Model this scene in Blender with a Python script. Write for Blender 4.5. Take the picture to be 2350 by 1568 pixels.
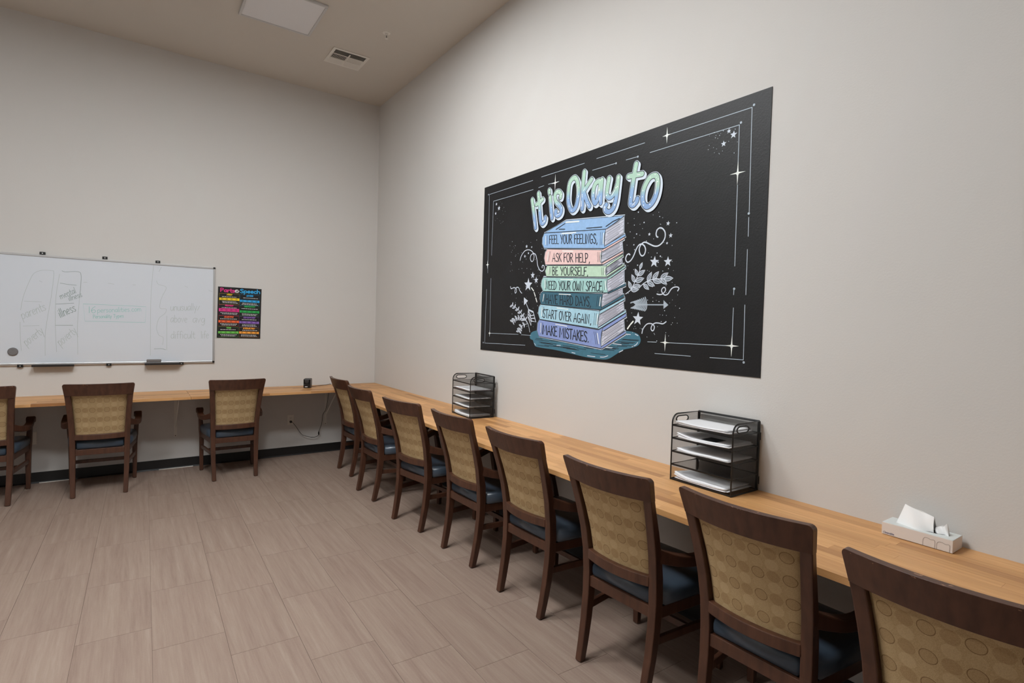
import bpy, bmesh, math, random
from mathutils import Vector, Matrix

for o in list(bpy.data.objects):
    bpy.data.objects.remove(o)
SC = bpy.context.scene
COL = SC.collection
random.seed(7)
U = 1.04          # metres per plan unit (plan units were measured with the worktop at 0.76)
PI = math.pi

# ------------------------------------------------------------------ camera
CAM = Vector((-2.39836, -6.21164, 1.49519))
YAW, PITCH, ROLL, FPX, IW, IH = 0.614414, -0.031045, 0.028208, 1251.825, 2350.0, 1568.0
HC = 3.996        # ceiling height, plan units
_f = Vector((math.sin(YAW) * math.cos(PITCH), math.cos(YAW) * math.cos(PITCH), math.sin(PITCH)))
_r0 = Vector((math.cos(YAW), -math.sin(YAW), 0))
_u0 = _r0.cross(_f)
_r = _r0 * math.cos(ROLL) + _u0 * math.sin(ROLL)
_u = _u0 * math.cos(ROLL) - _r0 * math.sin(ROLL)
cd = bpy.data.cameras.new('camera')
cam = bpy.data.objects.new('camera', cd)
COL.objects.link(cam)
M = Matrix((( _r.x, _u.x, -_f.x, CAM.x * U), (_r.y, _u.y, -_f.y, CAM.y * U), (_r.z, _u.z, -_f.z, CAM.z * U), (0, 0, 0, 1)))
cam.matrix_world = M
cd.sensor_fit = 'HORIZONTAL'
cd.sensor_width = 36.0
cd.lens = FPX * 36.0 / IW
cd.clip_start = 0.05
SC.camera = cam

# ------------------------------------------------------------------ world and exposure
w = bpy.data.worlds.new('world')
SC.world = w
w.use_nodes = True
w.node_tree.nodes['Background'].inputs[0].default_value = (0.5, 0.5, 0.5, 1)
w.node_tree.nodes['Background'].inputs[1].default_value = 0.0
SC.view_settings.view_transform = 'Standard'
SC.view_settings.look = 'None'
SC.view_settings.gamma = 1.0
SC.view_settings.use_curve_mapping = False
SC.view_settings.exposure = -0.12
# lit ceiling panels outside the picture: x, y, radiance
LIT_PANELS = [(-1.385, -2.55, 31.0), (-2.20, -3.2, 78.0), (-2.20, -4.3, 64.0), (-3.75, -4.0, 84.0)]

# ------------------------------------------------------------------ pixel -> wall helpers
def ray(x, y):
    return _f + _r * ((x - IW / 2) / FPX) - _u * ((y - IH / 2) / FPX)

def on_right(x, y):          # point on the mural wall as (u, v) = (-y, z)
    d = ray(x, y)
    t = -CAM.x / d.x
    return (-(CAM.y + d.y * t), CAM.z + d.z * t)

def on_back(x, y):           # point on the whiteboard wall as (x, z)
    d = ray(x, y)
    t = -CAM.y / d.y
    return (CAM.x + d.x * t, CAM.z + d.z * t)

# ------------------------------------------------------------------ scene helpers
def tag(o, label=None, cat=None, group=None, kind=None):
    if label: o['label'] = label
    if cat: o['category'] = cat
    if group: o['group'] = group
    if kind: o['kind'] = kind
    return o

def thing(name, label, cat, loc=(0, 0, 0), rz=0.0, group=None):
    o = bpy.data.objects.new(name, None)
    o.empty_display_size = 0.05
    COL.objects.link(o)
    o.location = Vector(loc) * U
    o.rotation_euler = (0, 0, rz)
    return tag(o, label, cat, group)

class MB:
    """collects faces; build() links them as one mesh object"""
    def __init__(s):
        s.v, s.f, s.m, s.uv = [], [], [], []
        s.smooth = False
    def add(s, vs, fs, mi=0, uvs=None):
        b = len(s.v)
        s.v += [tuple(v) for v in vs]
        for i, f in enumerate(fs):
            s.f.append([b + k for k in f])
            s.m.append(mi)
            s.uv.append([uvs[k] for k in f] if uvs else None)
        return s
    def box(s, x0, x1, y0, y1, z0, z1, mi=0):
        vs = [(x0, y0, z0), (x1, y0, z0), (x1, y1, z0), (x0, y1, z0), (x0, y0, z1), (x1, y0, z1), (x1, y1, z1), (x0, y1, z1)]
        return s.add(vs, [(0, 3, 2, 1), (4, 5, 6, 7), (0, 1, 5, 4), (1, 2, 6, 5), (2, 3, 7, 6), (3, 0, 4, 7)], mi)
    def prism(s, pts, axis, a, b, mi=0):
        n = len(pts)
        def mk(p, c):
            return {'x': (c, p[0], p[1]), 'y': (p[0], c, p[1]), 'z': (p[0], p[1], c)}[axis]
        vs = [mk(p, a) for p in pts] + [mk(p, b) for p in pts]
        fs = [tuple(range(n))[::-1], tuple(range(n, 2 * n))] + [(i, (i + 1) % n, n + (i + 1) % n, n + i) for i in range(n)]
        return s.add(vs, fs, mi)
    def rings(s, rings, closed_u=True, cap=True, mi=0):
        n = len(rings[0])
        vs = [p for r in rings for p in r]
        fs = []
        for i in range(len(rings) - 1):
            for j in range(n if closed_u else n - 1):
                k = (j + 1) % n
                fs.append((i * n + j, i * n + k, (i + 1) * n + k, (i + 1) * n + j))
        if cap:
            fs.append(tuple(range(n))[::-1])
            fs.append(tuple((len(rings) - 1) * n + j for j in range(n)))
        return s.add(vs, fs, mi)
    def tube(s, path, r, seg=8, mi=0, closed=False):
        path = [Vector(p) for p in path]
        rings = []
        n = len(path)
        prev = None
        for i, p in enumerate(path):
            if closed:
                t = path[(i + 1) % n] - path[i - 1]
            else:
                t = path[min(i + 1, n - 1)] - path[max(i - 1, 0)]
            t.normalize()
            if prev is None:
                a = Vector((0, 0, 1)) if abs(t.z) < 0.9 else Vector((1, 0, 0))
                e = t.cross(a).normalized()
            else:
                e = (prev - t * prev.dot(t)).normalized()
            prev = e
            g = t.cross(e)
            rr = r[i] if isinstance(r, (list, tuple)) else r
            rings.append([p + (e * math.cos(2 * PI * k / seg) + g * math.sin(2 * PI * k / seg)) * rr for k in range(seg)])
        if closed:
            rings.append(rings[0])
        return s.rings(rings, cap=not closed, mi=mi)
    def lathe(s, prof, c=(0, 0, 0), axis='z', seg=20, mi=0):
        rings = []
        for r, h in prof:
            ring = []
            for k in range(seg):
                a = 2 * PI * k / seg
                q = {'z': (r * math.cos(a), r * math.sin(a), h), 'y': (r * math.cos(a), h, r * math.sin(a)), 'x': (h, r * math.cos(a), r * math.sin(a))}[axis]
                ring.append((c[0] + q[0], c[1] + q[1], c[2] + q[2]))
            rings.append(ring)
        return s.rings(rings, mi=mi)
    def bar(s, path, sizes, mi=0):
        """rectangular bar through path points; sizes (w along x, d along y) per point, horizontal cuts"""
        rings = []
        for (x, y, z), (a, b) in zip(path, sizes):
            rings.append([(x - a / 2, y - b / 2, z), (x + a / 2, y - b / 2, z), (x + a / 2, y + b / 2, z), (x - a / 2, y + b / 2, z)])
        return s.rings(rings, mi=mi)
    def build(s, name, mats, parent=None, loc=None, bevel=0.0, smooth=None, seg=2):
        me = bpy.data.meshes.new(name)
        me.from_pydata([(x * U, y * U, z * U) for x, y, z in s.v], [], s.f)
        if not isinstance(mats, (list, tuple)): mats = [mats]
        for m in mats: me.materials.append(m)
        for p, mi in zip(me.polygons, s.m): p.material_index = mi
        if any(u is not None for u in s.uv):
            ul = me.uv_layers.new(name='uv')
            for p, us in zip(me.polygons, s.uv):
                if us:
                    for li, q in zip(p.loop_indices, us): ul.data[li].uv = q
        bm = bmesh.new(); bm.from_mesh(me)
        bmesh.ops.recalc_face_normals(bm, faces=bm.faces)
        bm.to_mesh(me); bm.free()
        if s.smooth or smooth:
            for p in me.polygons: p.use_smooth = True
        o = bpy.data.objects.new(name, me)
        COL.objects.link(o)
        if parent: o.parent = parent
        if loc: o.location = Vector(loc) * U
        if bevel:
            b = o.modifiers.new('bevel', 'BEVEL'); b.width = bevel * U; b.segments = seg; b.limit_method = 'ANGLE'; b.angle_limit = 0.6
        return o

class FLAT(MB):
    """flat print built in a 2D plane; put() maps (u, v, depth) to 3D"""
    def __init__(s, put):
        super().__init__(); s.put = put; s.k = 0
    def lift(s, d):            # every shape lies a hair above the one before it
        s.k += 1
        return d + min(s.k, 400) * 1.2e-5 if s.k < 25 else d + 3e-4 + s.k * 1e-6
    def poly(s, pts, d, mi=0):
        # fan via triangulation so that concave outlines stay clean
        from mathutils.geometry import tessellate_polygon
        d = s.lift(d)
        tris = tessellate_polygon([[Vector((p[0], p[1], 0)) for p in pts]])
        return s.add([s.put(p[0], p[1], d) for p in pts], [tuple(t) for t in tris], mi)
    def ribbon(s, pts, w, d, mi=0, closed=False, caps=True, taper=False, vfun=None):
        n = len(pts)
        if n < 2: return s
        d = s.lift(d)
        P = [Vector((p[0], p[1])) for p in pts]
        L, R = [], []
        for i in range(n):
            if closed: t = P[(i + 1) % n] - P[i - 1]
            else: t = P[min(i + 1, n - 1)] - P[max(i - 1, 0)]
            if t.length < 1e-9: t = Vector((1, 0))
            t.normalize()
            nn = Vector((-t.y, t.x))
            # miter: keep the stroke width constant at corners
            if closed or 0 < i < n - 1:
                a = (P[i] - P[i - 1]).normalized()
                k = max(0.75, abs(nn.dot(Vector((-a.y, a.x)))))
            else: k = 1
            ww = w / 2 / k
            if taper: ww *= 0.35 + 0.65 * math.sin(PI * i / (n - 1))
            L.append(P[i] + nn * ww); R.append(P[i] - nn * ww)
        vs = L + R
        m = n if closed else n - 1
        fs = [(i, (i + 1) % n, n + (i + 1) % n, n + i) for i in range(m)]
        uv = [(0, vfun(q.x, q.y)) for q in vs] if vfun else None
        s.add([s.put(q.x, q.y, d + (i % n) * 2e-6) for i, q in enumerate(vs)], fs, mi, uv)
        if caps and not closed and not taper:
            for i, j in ((0, 1), (n - 1, n - 2)):
                t = (P[i] - P[j]).normalized()
                a0 = math.atan2(t.y, t.x)
                c = [P[i] + Vector((math.cos(a0 + a), math.sin(a0 + a))) * w / 2 for a in [(-0.5 + q / 8) * PI for q in range(9)]]
                uv = [(0, vfun(q.x, q.y)) for q in c] if vfun else None
                s.add([s.put(q.x, q.y, d) for q in c], [tuple(range(9))], mi, uv)
        return s
    def dot(s, u, v, ru, d, mi=0, rv=None, seg=10, vfun=None):
        rv = rv or ru
        d = s.lift(d)
        c = [(u + ru * math.cos(2 * PI * k / seg), v + rv * math.sin(2 * PI * k / seg)) for k in range(seg)]
        uv = [(0, vfun(*q)) for q in c] if vfun else None
        return s.add([s.put(q[0], q[1], d) for q in c], [tuple(range(seg))], mi, uv)
    def star(s, u, v, r, d, mi=0, rot=0.0, inner=0.42):
        pts = [(u + (r if k % 2 == 0 else r * inner) * math.sin(rot + PI * k / 5), v + (r if k % 2 == 0 else r * inner) * math.cos(rot + PI * k / 5)) for k in range(10)]
        vs = [s.put(u, v, d)] + [s.put(p[0], p[1], d) for p in pts]
        return s.add(vs, [(0, k + 1, (k + 1) % 10 + 1) for k in range(10)], mi)

def smooth(pts, n=6, closed=False):
    P = [Vector((p[0], p[1])) for p in pts]
    m = len(P)
    if m < 3: return [tuple(p) for p in P]
    out = []
    for i in range(m if closed else m - 1):
        if closed: a, b, c, e = P[i - 1], P[i], P[(i + 1) % m], P[(i + 2) % m]
        else: a, b, c, e = P[max(i - 1, 0)], P[i], P[i + 1], P[min(i + 2, m - 1)]
        for k in range(n):
            t = k / n
            q = 0.5 * ((2 * b) + (c - a) * t + (2 * a - 5 * b + 4 * c - e) * t * t + (3 * b - a - 3 * c + e) * t ** 3)
            out.append((q.x, q.y))
    if not closed: out.append(tuple(P[-1]))
    return out

# hand-lettered stroke font: each glyph (advance, strokes); a stroke starting with 's' is smoothed
G = {
 'A': (.62, [[(0, 0), (.27, 1), (.52, 0)], [(.08, .36), (.46, .36)]]),
 'B': (.55, [[(.05, 0), (.05, 1)], ['s', (.05, 1), (.32, .95), (.36, .75), (.22, .56), (.05, .52)], ['s', (.05, .52), (.35, .47), (.43, .22), (.28, .02), (.05, 0)]]),
 'C': (.55, [['s', (.44, .85), (.3, 1), (.1, .85), (.03, .5), (.1, .13), (.28, 0), (.45, .14)]]),
 'D': (.6, [[(.05, 0), (.05, 1)], ['s', (.05, 1), (.3, .93), (.48, .6), (.44, .25), (.25, .03), (.05, 0)]]),
 'E': (.5, [[(.42, 1), (.06, 1), (.04, 0), (.42, .02)], [(.05, .52), (.34, .54)]]),
 'F': (.48, [[(.42, 1), (.06, .98), (.04, 0)], [(.05, .52), (.34, .54)]]),
 'G': (.6, [['s', (.46, .85), (.3, 1), (.1, .85), (.03, .45), (.12, .1), (.3, 0), (.46, .15), (.48, .42)], [(.28, .42), (.5, .42)]]),
 'H': (.6, [[(.05, 0), (.07, 1)], [(.47, 0), (.48, 1)], [(.05, .48), (.48, .52)]]),
 'I': (.24, [[(.1, 0), (.1, 1)]]),
 'J': (.45, [['s', (.34, 1), (.34, .3), (.26, .04), (.12, .02), (.04, .2)]]),
 'K': (.55, [[(.05, 0), (.07, 1)], [(.44, 1), (.08, .48)], [(.14, .54), (.46, 0)]]),
 'L': (.46, [[(.06, 1), (.04, .02), (.4, 0)]]),
 'M': (.8, [[(.03, 0), (.1, 1), (.34, .3), (.58, 1), (.68, 0)]]),
 'N': (.62, [[(.04, 0), (.06, 1), (.46, 0), (.48, 1)]]),
 'O': (.6, [['s', (.27, 1), (.08, .82), (.03, .45), (.14, .08), (.3, 0), (.46, .2), (.5, .6), (.4, .92), (.27, 1)]]),
 'P': (.52, [[(.05, 0), (.05, 1)], ['s', (.05, 1), (.34, .96), (.42, .74), (.3, .5), (.05, .44)]]),
 'R': (.56, [[(.05, 0), (.05, 1)], ['s', (.05, 1), (.34, .96), (.42, .75), (.28, .54), (.07, .48)], [(.18, .5), (.46, 0)]]),
 'S': (.52, [['s', (.42, .86), (.28, 1), (.1, .9), (.08, .7), (.26, .52), (.42, .3), (.36, .06), (.2, 0), (.04, .12)]]),
 'T': (.52, [[(0, .98), (.48, 1)], [(.24, .99), (.22, 0)]]),
 'U': (.6, [['s', (.05, 1), (.05, .3), (.14, .04), (.3, .02), (.44, .2), (.48, .6), (.48, 1)]]),
 'V': (.56, [[(0, 1), (.24, 0), (.5, 1)]]),
 'W': (.78, [['s', (.02, 1), (.06, .3), (.16, .02), (.3, .2), (.36, .75), (.4, .2), (.54, .02), (.66, .3), (.7, 1)]]),
 'Y': (.56, [[(.02, 1), (.26, .5)], [(.5, 1), (.2, 0)]]),
 ',': (.26, [[(.12, .05), (.06, -.12)]]),
 '.': (.26, [[(.08, .0), (.1, .04)]]),
 '/': (.4, [[(.02, 0), (.34, .6)]]),
 '1': (.3, [[(.14, 1), (.14, 0)]]),
 '6': (.55, [['s', (.4, 1), (.16, .75), (.05, .35), (.14, .04), (.32, .02), (.44, .24), (.34, .46), (.12, .4), (.06, .28)]]),
 ' ': (.34, []),
 'a': (.5, [['s', (.38, .55), (.2, .6), (.05, .35), (.1, .05), (.26, .06), (.38, .3)], [(.4, .6), (.42, 0)]]),
 'b': (.48, [[(.06, 1), (.06, 0)], ['s', (.06, .4), (.22, .6), (.4, .4), (.32, .06), (.06, .04)]]),
 'c': (.44, [['s', (.36, .5), (.2, .6), (.05, .35), (.1, .06), (.26, 0), (.38, .1)]]),
 'd': (.5, [['s', (.38, .45), (.2, .6), (.05, .35), (.1, .05), (.26, .04), (.38, .25)], [(.4, 1), (.42, 0)]]),
 'e': (.46, [['s', (.06, .3), (.36, .36), (.32, .56), (.16, .58), (.05, .3), (.14, .03), (.36, .08)]]),
 'f': (.36, [['s', (.36, .92), (.24, 1), (.15, .8), (.14, 0)], [(.02, .55), (.3, .55)]]),
 'g': (.48, [['s', (.38, .5), (.2, .6), (.05, .35), (.12, .08), (.3, .1), (.38, .4)], ['s', (.4, .58), (.38, -.1), (.26, -.34), (.06, -.26)]]),
 'h': (.48, [[(.06, 1), (.06, 0)], ['s', (.06, .4), (.24, .6), (.38, .45), (.4, 0)]]),
 'i': (.2, [[(.08, .58), (.08, 0)], [(.08, .8), (.09, .84)]]),
 'l': (.2, [[(.08, 1), (.08, 0)]]),
 'm': (.7, [[(.05, .58), (.05, 0)], ['s', (.05, .4), (.2, .58), (.3, .4), (.31, 0)], ['s', (.31, .4), (.46, .58), (.58, .4), (.6, 0)]]),
 'n': (.48, [[(.06, .58), (.06, 0)], ['s', (.06, .4), (.24, .6), (.38, .45), (.4, 0)]]),
 'o': (.48, [['s', (.22, .6), (.06, .4), (.1, .06), (.26, .02), (.4, .28), (.34, .54), (.22, .6)]]),
 'p': (.48, [[(.06, .58), (.04, -.4)], ['s', (.06, .4), (.22, .6), (.4, .42), (.32, .06), (.06, .06)]]),
 'r': (.36, [[(.06, .58), (.06, 0)], ['s', (.06, .36), (.2, .58), (.34, .54)]]),
 's': (.42, [['s', (.34, .5), (.2, .6), (.07, .48), (.2, .32), (.34, .16), (.22, .01), (.04, .08)]]),
 't': (.36, [['s', (.16, .9), (.15, .15), (.24, .0), (.34, .06)], [(.0, .58), (.32, .6)]]),
 'u': (.48, [['s', (.05, .58), (.06, .15), (.2, .0), (.36, .2), (.4, .58)], [(.4, .58), (.42, 0)]]),
 'v': (.44, [[(.02, .58), (.18, 0), (.38, .6)]]),
 'y': (.46, [[(.03, .58), (.2, .08)], [(.4, .6), (.08, -.4)]]),
}

def lettering(fl, text, quad, w, d, mi=0, slant=0.0):
    """stroke text laid into a quad TL, TR, BR, BL of plane points"""
    tot = sum(G[c][0] for c in text) - 0.06
    TL, TR, BR, BL = [Vector(q) for q in quad]
    x = 0.0
    for c in text:
        adv, strokes = G[c]
        for st in strokes:
            pts = st
            if st[0] == 's': pts = smooth(st[1:], 4)
            out = []
            for (a, b) in pts:
                t = (x + a + slant * b) / tot
                bot = BL.lerp(BR, t); top = TL.lerp(TR, t)
                q = bot + (top - bot) * b
                out.append((q.x, q.y))
            fl.ribbon(out, w, d, mi)
        x += adv

# ------------------------------------------------------------------ materials
def s2l(c):
    return tuple(((v / 255.0) / 12.92 if v <= 10 else (((v / 255.0) + 0.055) / 1.055) ** 2.4) for v in c) + (1.0,)

class NT:
    def __init__(s, name):
        s.m = bpy.data.materials.new(name); s.m.use_nodes = True
        s.t = s.m.node_tree; s.b = s.t.nodes['Principled BSDF']; s.out = s.t.nodes['Material Output']
    def n(s, typ, **kw):
        q = s.t.nodes.new(typ)
        for k, v in kw.items():
            if k.startswith('i_'):
                key = k[2:]
                q.inputs[int(key) if key.isdigit() else key.replace('_', ' ')].default_value = v
            else: setattr(q, k, v)
        return q
    def l(s, a, b): s.t.links.new(a, b)
    def math(s, op, a, b=None, c=None, clamp=False):
        q = s.n('ShaderNodeMath', operation=op, use_clamp=clamp)
        for i, v in enumerate((a, b, c)):
            if v is None: continue
            if hasattr(v, 'is_output'): s.l(v, q.inputs[i])
            else: q.inputs[i].default_value = v
        return q.outputs[0]
    def ramp(s, fac, stops):
        q = s.n('ShaderNodeValToRGB')
        el = q.color_ramp.elements
        while len(el) < len(stops): el.new(0.5)
        for e, (p, c) in zip(el, stops): e.position = p; e.color = c
        s.l(fac, q.inputs[0]); return q.outputs[0]
    def mix(s, fac, a, b, mode='MIX'):
        q = s.n('ShaderNodeMix', data_type='RGBA', blend_type=mode)
        if hasattr(fac, 'is_output'): s.l(fac, q.inputs[0])
        else: q.inputs[0].default_value = fac
        for i, v in ((6, a), (7, b)):
            if hasattr(v, 'is_output'): s.l(v, q.inputs[i])
            else: q.inputs[i].default_value = v
        return q.outputs[2]
    def bump(s, h, strength, dist):
        q = s.n('ShaderNodeBump'); q.inputs['Strength'].default_value = strength; q.inputs['Distance'].default_value = dist
        s.l(h, q.inputs['Height']); s.l(q.outputs[0], s.b.inputs['Normal'])
    def noise(s, vec, scale, detail=3.0, rough=0.5):
        q = s.n('ShaderNodeTexNoise'); q.inputs['Scale'].default_value = scale; q.inputs['Detail'].default_value = detail; q.inputs['Roughness'].default_value = rough
        if vec is not None: s.l(vec, q.inputs['Vector'])
        return q.outputs['Fac']
    def objco(s, scale=(1, 1, 1), rand=False):
        tc = s.n('ShaderNodeTexCoord')
        v = tc.outputs['Object']
        if rand:
            oi = s.n('ShaderNodeObjectInfo')
            a = s.n('ShaderNodeVectorMath', operation='SCALE'); a.inputs[0].default_value = (37.0, 51.0, 23.0)
            s.l(oi.outputs['Random'], a.inputs['Scale'])
            b = s.n('ShaderNodeVectorMath', operation='ADD'); s.l(v, b.inputs[0]); s.l(a.outputs[0], b.inputs[1]); v = b.outputs[0]
        mp = s.n('ShaderNodeMapping'); mp.inputs['Scale'].default_value = scale
        s.l(v, mp.inputs['Vector']); return mp.outputs[0]

def plain(name, rgb, rough=0.6, metal=0.0, spec=0.5, grain=None, coat=0.0):
    t = NT(name)
    t.b.inputs['Base Color'].default_value = s2l(rgb)
    t.b.inputs['Roughness'].default_value = rough
    t.b.inputs['Metallic'].default_value = metal
    t.b.inputs['Specular IOR Level'].default_value = spec
    t.b.inputs['Coat Weight'].default_value = coat
    if grain:
        sc, amt = grain
        f = t.noise(t.objco(), sc, 2)
        c = s2l(rgb)
        col = t.ramp(f, [(0.3, tuple(v * (1 - amt) for v in c[:3]) + (1,)), (0.7, tuple(min(1, v * (1 + amt)) for v in c[:3]) + (1,))])
        t.l(col, t.b.inputs['Base Color'])
    return t.m

def wall_paint(name, rgb, strength=0.16):
    t = NT(name)
    co = t.objco()
    c = s2l(rgb)
    f = t.noise(co, 1.3, 2)
    col = t.ramp(f, [(0.3, tuple(v * 0.985 for v in c[:3]) + (1,)), (0.7, c)])
    t.l(col, t.b.inputs['Base Color'])
    t.b.inputs['Roughness'].default_value = 0.75
    t.b.inputs['Specular IOR Level'].default_value = 0.3
    t.bump(t.noise(co, 130, 3, 0.55), strength, 0.0025)
    return t.m

M_WALL = wall_paint('wall_paint', (208, 205, 201))
M_CEIL = wall_paint('ceiling_paint', (206, 200, 191), 0.12)

def floor_mat():
    t = NT('floor_tile')
    co = t.objco((1, 1, 1), rand=True)
    mp = t.n('ShaderNodeMapping'); mp.inputs['Scale'].default_value = (30, 1.1, 1); t.l(co, mp.inputs[0])
    mp2 = t.n('ShaderNodeMapping'); mp2.inputs['Scale'].default_value = (110, 6, 1); t.l(co, mp2.inputs[0])
    a = t.noise(mp.outputs[0], 1.0, 4, 0.6)
    b = t.noise(mp2.outputs[0], 1.0, 3, 0.6)
    g = t.noise(co, 160, 2)
    f = t.math('ADD', t.math('MULTIPLY', a, 0.6), t.math('ADD', t.math('MULTIPLY', b, 0.28), t.math('MULTIPLY', g, 0.12)))
    col = t.ramp(f, [(0.30, s2l((125, 105, 93))), (0.45, s2l((140, 120, 108))), (0.56, s2l((147, 128, 115))), (0.70, s2l((157, 140, 127)))])
    oi = t.n('ShaderNodeObjectInfo')
    tint = t.ramp(oi.outputs['Random'], [(0, (0.955, 0.95, 0.95, 1)), (1, (1.0, 1.0, 1.0, 1))])
    t.l(t.mix(1.0, col, tint, 'MULTIPLY'), t.b.inputs['Base Color'])
    t.b.inputs['Roughness'].default_value = 0.5
    t.b.inputs['Specular IOR Level'].default_value = 0.35
    t.bump(f, 0.12, 0.002)
    return t.m
M_TILE = floor_mat()
M_JOINT = plain('floor_joint', (120, 100, 88), 0.8)
M_COVE = plain('black_vinyl_cove', (22, 21, 21), 0.45)
M_STRIP = plain('white_strip', (225, 220, 212), 0.4)

def stave_mat():
    t = NT('butcher_block')
    co = t.objco((1, 1, 1), rand=True)
    mp = t.n('ShaderNodeMapping'); mp.inputs['Scale'].default_value = (2.2, 60, 60); t.l(co, mp.inputs[0])
    mp2 = t.n('ShaderNodeMapping'); mp2.inputs['Scale'].default_value = (14, 260, 200); t.l(co, mp2.inputs[0])
    a = t.noise(mp.outputs[0], 1.0, 3, 0.55)
    b = t.noise(mp2.outputs[0], 1.0, 2, 0.5)
    f = t.math('ADD', t.math('MULTIPLY', a, 0.65), t.math('MULTIPLY', b, 0.35))
    col = t.ramp(f, [(0.3, s2l((191, 140, 90))), (0.5, s2l((206, 156, 104))), (0.7, s2l((216, 169, 116)))])
    oi = t.n('ShaderNodeObjectInfo')
    tint = t.ramp(oi.outputs['Random'], [(0.0, (0.60, 0.51, 0.44, 1)), (0.12, (0.78, 0.73, 0.67, 1)), (0.45, (0.93, 0.91, 0.87, 1)), (1, (1.08, 1.08, 1.07, 1))])
    t.l(t.mix(1.0, col, tint, 'MULTIPLY'), t.b.inputs['Base Color'])
    t.b.inputs['Roughness'].default_value = 0.42
    t.b.inputs['Specular IOR Level'].default_value = 0.4
    return t.m
M_STAVE = stave_mat()
M_CORE = plain('butcher_core', (150, 105, 64), 0.6)

def wood_mat(name, worn=False):
    t = NT(name)
    co = t.objco((40, 40, 5))
    f = t.noise(co, 1.0, 3)
    col = t.ramp(f, [(0.3, s2l((66, 40, 28))), (0.7, s2l((84, 53, 38)))])
    if worn:
        tc = t.n('ShaderNodeTexCoord')
        sp = t.n('ShaderNodeSeparateXYZ'); t.l(tc.outputs['Object'], sp.inputs[0])
        edge = t.math('GREATER_THAN', sp.outputs['Z'], 0.9205 * U)
        n1 = t.noise(t.objco((38, 60, 90), rand=True), 1.0, 3, 0.7)
        msk = t.math('MULTIPLY', edge, t.math('GREATER_THAN', n1, 0.66))
        col = t.mix(msk, col, s2l((158, 118, 92)))
    t.l(col, t.b.inputs['Base Color'])
    t.b.inputs['Roughness'].default_value = 0.38
    t.b.inputs['Specular IOR Level'].default_value = 0.45
    t.bump(f, 0.05, 0.001)
    return t.m
M_WOOD = wood_mat('dark_stained_wood')
M_WOODW = wood_mat('dark_stained_wood_worn', True)

def fabric_mat():
    t = NT('tan_circle_fabric')
    uv = t.n('ShaderNodeUVMap', uv_map='uv')
    sp = t.n('ShaderNodeSeparateXYZ'); t.l(uv.outputs[0], sp.inputs[0])
    px, pz, R = 0.0475, 0.082, 0.0205
    def cell(off_z):
        cx = t.math('DIVIDE', sp.outputs[0], px)
        ix = t.math('ROUND', cx)
        dx = t.math('MULTIPLY', t.math('SUBTRACT', cx, ix), px)
        cz = t.math('SUBTRACT', t.math('DIVIDE', sp.outputs[1], pz), off_z)
        dz = t.math('MULTIPLY', t.math('SUBTRACT', cz, t.math('ROUND', cz)), pz)
        dd = t.math('SQRT', t.math('ADD', t.math('MULTIPLY', dx, dx), t.math('MULTIPLY', dz, dz)))
        odd = t.math('ABSOLUTE', t.math('MODULO', ix, 2.0))
        return dd, odd
    dd, odd = cell(0.0)
    weave = t.noise(t.objco((1, 1, 1)), 420, 2)
    base = t.ramp(weave, [(0.3, s2l((160, 134, 96))), (0.7, s2l((184, 158, 118)))])
    inside = t.math('LESS_THAN', dd, R)
    fill = t.math('MULTIPLY', inside, t.math('ADD', t.math('MULTIPLY', odd, 0.12), 0.20))
    col = t.mix(fill, base, s2l((132, 98, 62)))
    ring = t.math('MULTIPLY', t.math('MULTIPLY', inside, t.math('GREATER_THAN', dd, R - 0.0021)), t.math('SUBTRACT', 1.0, odd))
    col = t.mix(t.math('MULTIPLY', ring, 0.65), col, s2l((98, 70, 42)))
    d2, o2 = cell(0.5)
    in2 = t.math('LESS_THAN', d2, R * 0.98)
    col = t.mix(t.math('MULTIPLY', in2, t.math('ADD', t.math('MULTIPLY', o2, 0.2), 0.12)), col, s2l((198, 174, 136)))
    t.l(col, t.b.inputs['Base Color'])
    t.b.inputs['Roughness'].default_value = 0.85
    t.b.inputs['Specular IOR Level'].default_value = 0.2
    t.bump(weave, 0.15, 0.001)
    return t.m
M_FABRIC = fabric_mat()
M_VINYL = plain('slate_blue_vinyl', (60, 71, 83), 0.30, spec=0.6, grain=(60, 0.06))
M_GLIDE = plain('nylon_glide', (120, 112, 100), 0.6)

M_WHITEMETAL = plain('white_painted_metal', (222, 218, 210), 0.45)
M_PLATE = plain('white_plastic_plate', (226, 221, 212), 0.4)
M_SLOT = plain('dark_slot', (25, 24, 23), 0.6)
M_PANELFRAME = plain('panel_frame_grey_white', (196, 195, 194), 0.5)
M_DIFF_OFF = plain('panel_diffuser_unlit', (226, 226, 228), 0.5)
M_BOARD = plain('whiteboard_surface', (214, 219, 226), 0.22, spec=0.5)
M_ALU = plain('aluminium', (205, 205, 205), 0.32, metal=0.7)
M_BLACKP = plain('black_plastic', (20, 20, 21), 0.4)
M_TRAYP = plain('dark_plastic_tray', (38, 36, 35), 0.5)
M_FELT = plain('grey_felt', (118, 116, 116), 0.95, grain=(400, 0.3))
M_BLACKMETAL = plain('black_metal', (16, 16, 17), 0.38)
M_PAPER = plain('white_paper', (238, 238, 240), 0.8, spec=0.2)
M_PAPER2 = plain('offwhite_paper', (222, 222, 224), 0.8, spec=0.2)
M_REDPAPER = plain('dull_red_paper', (120, 62, 58), 0.8)
M_PRINTDARK = plain('dark_print', (38, 38, 40), 0.7)
M_CARTON = plain('tissue_carton', (222, 212, 204), 0.55)
M_CARTONTOP = plain('tissue_carton_top', (214, 218, 216), 0.5)
M_TISSUE = plain('tissue_paper', (246, 247, 247), 0.9, spec=0.1)
M_CARTONLINE = plain('carton_grey_print', (160, 148, 140), 0.6)
M_CARTONBLUE = plain('carton_blue_print', (96, 100, 130), 0.6)
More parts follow.
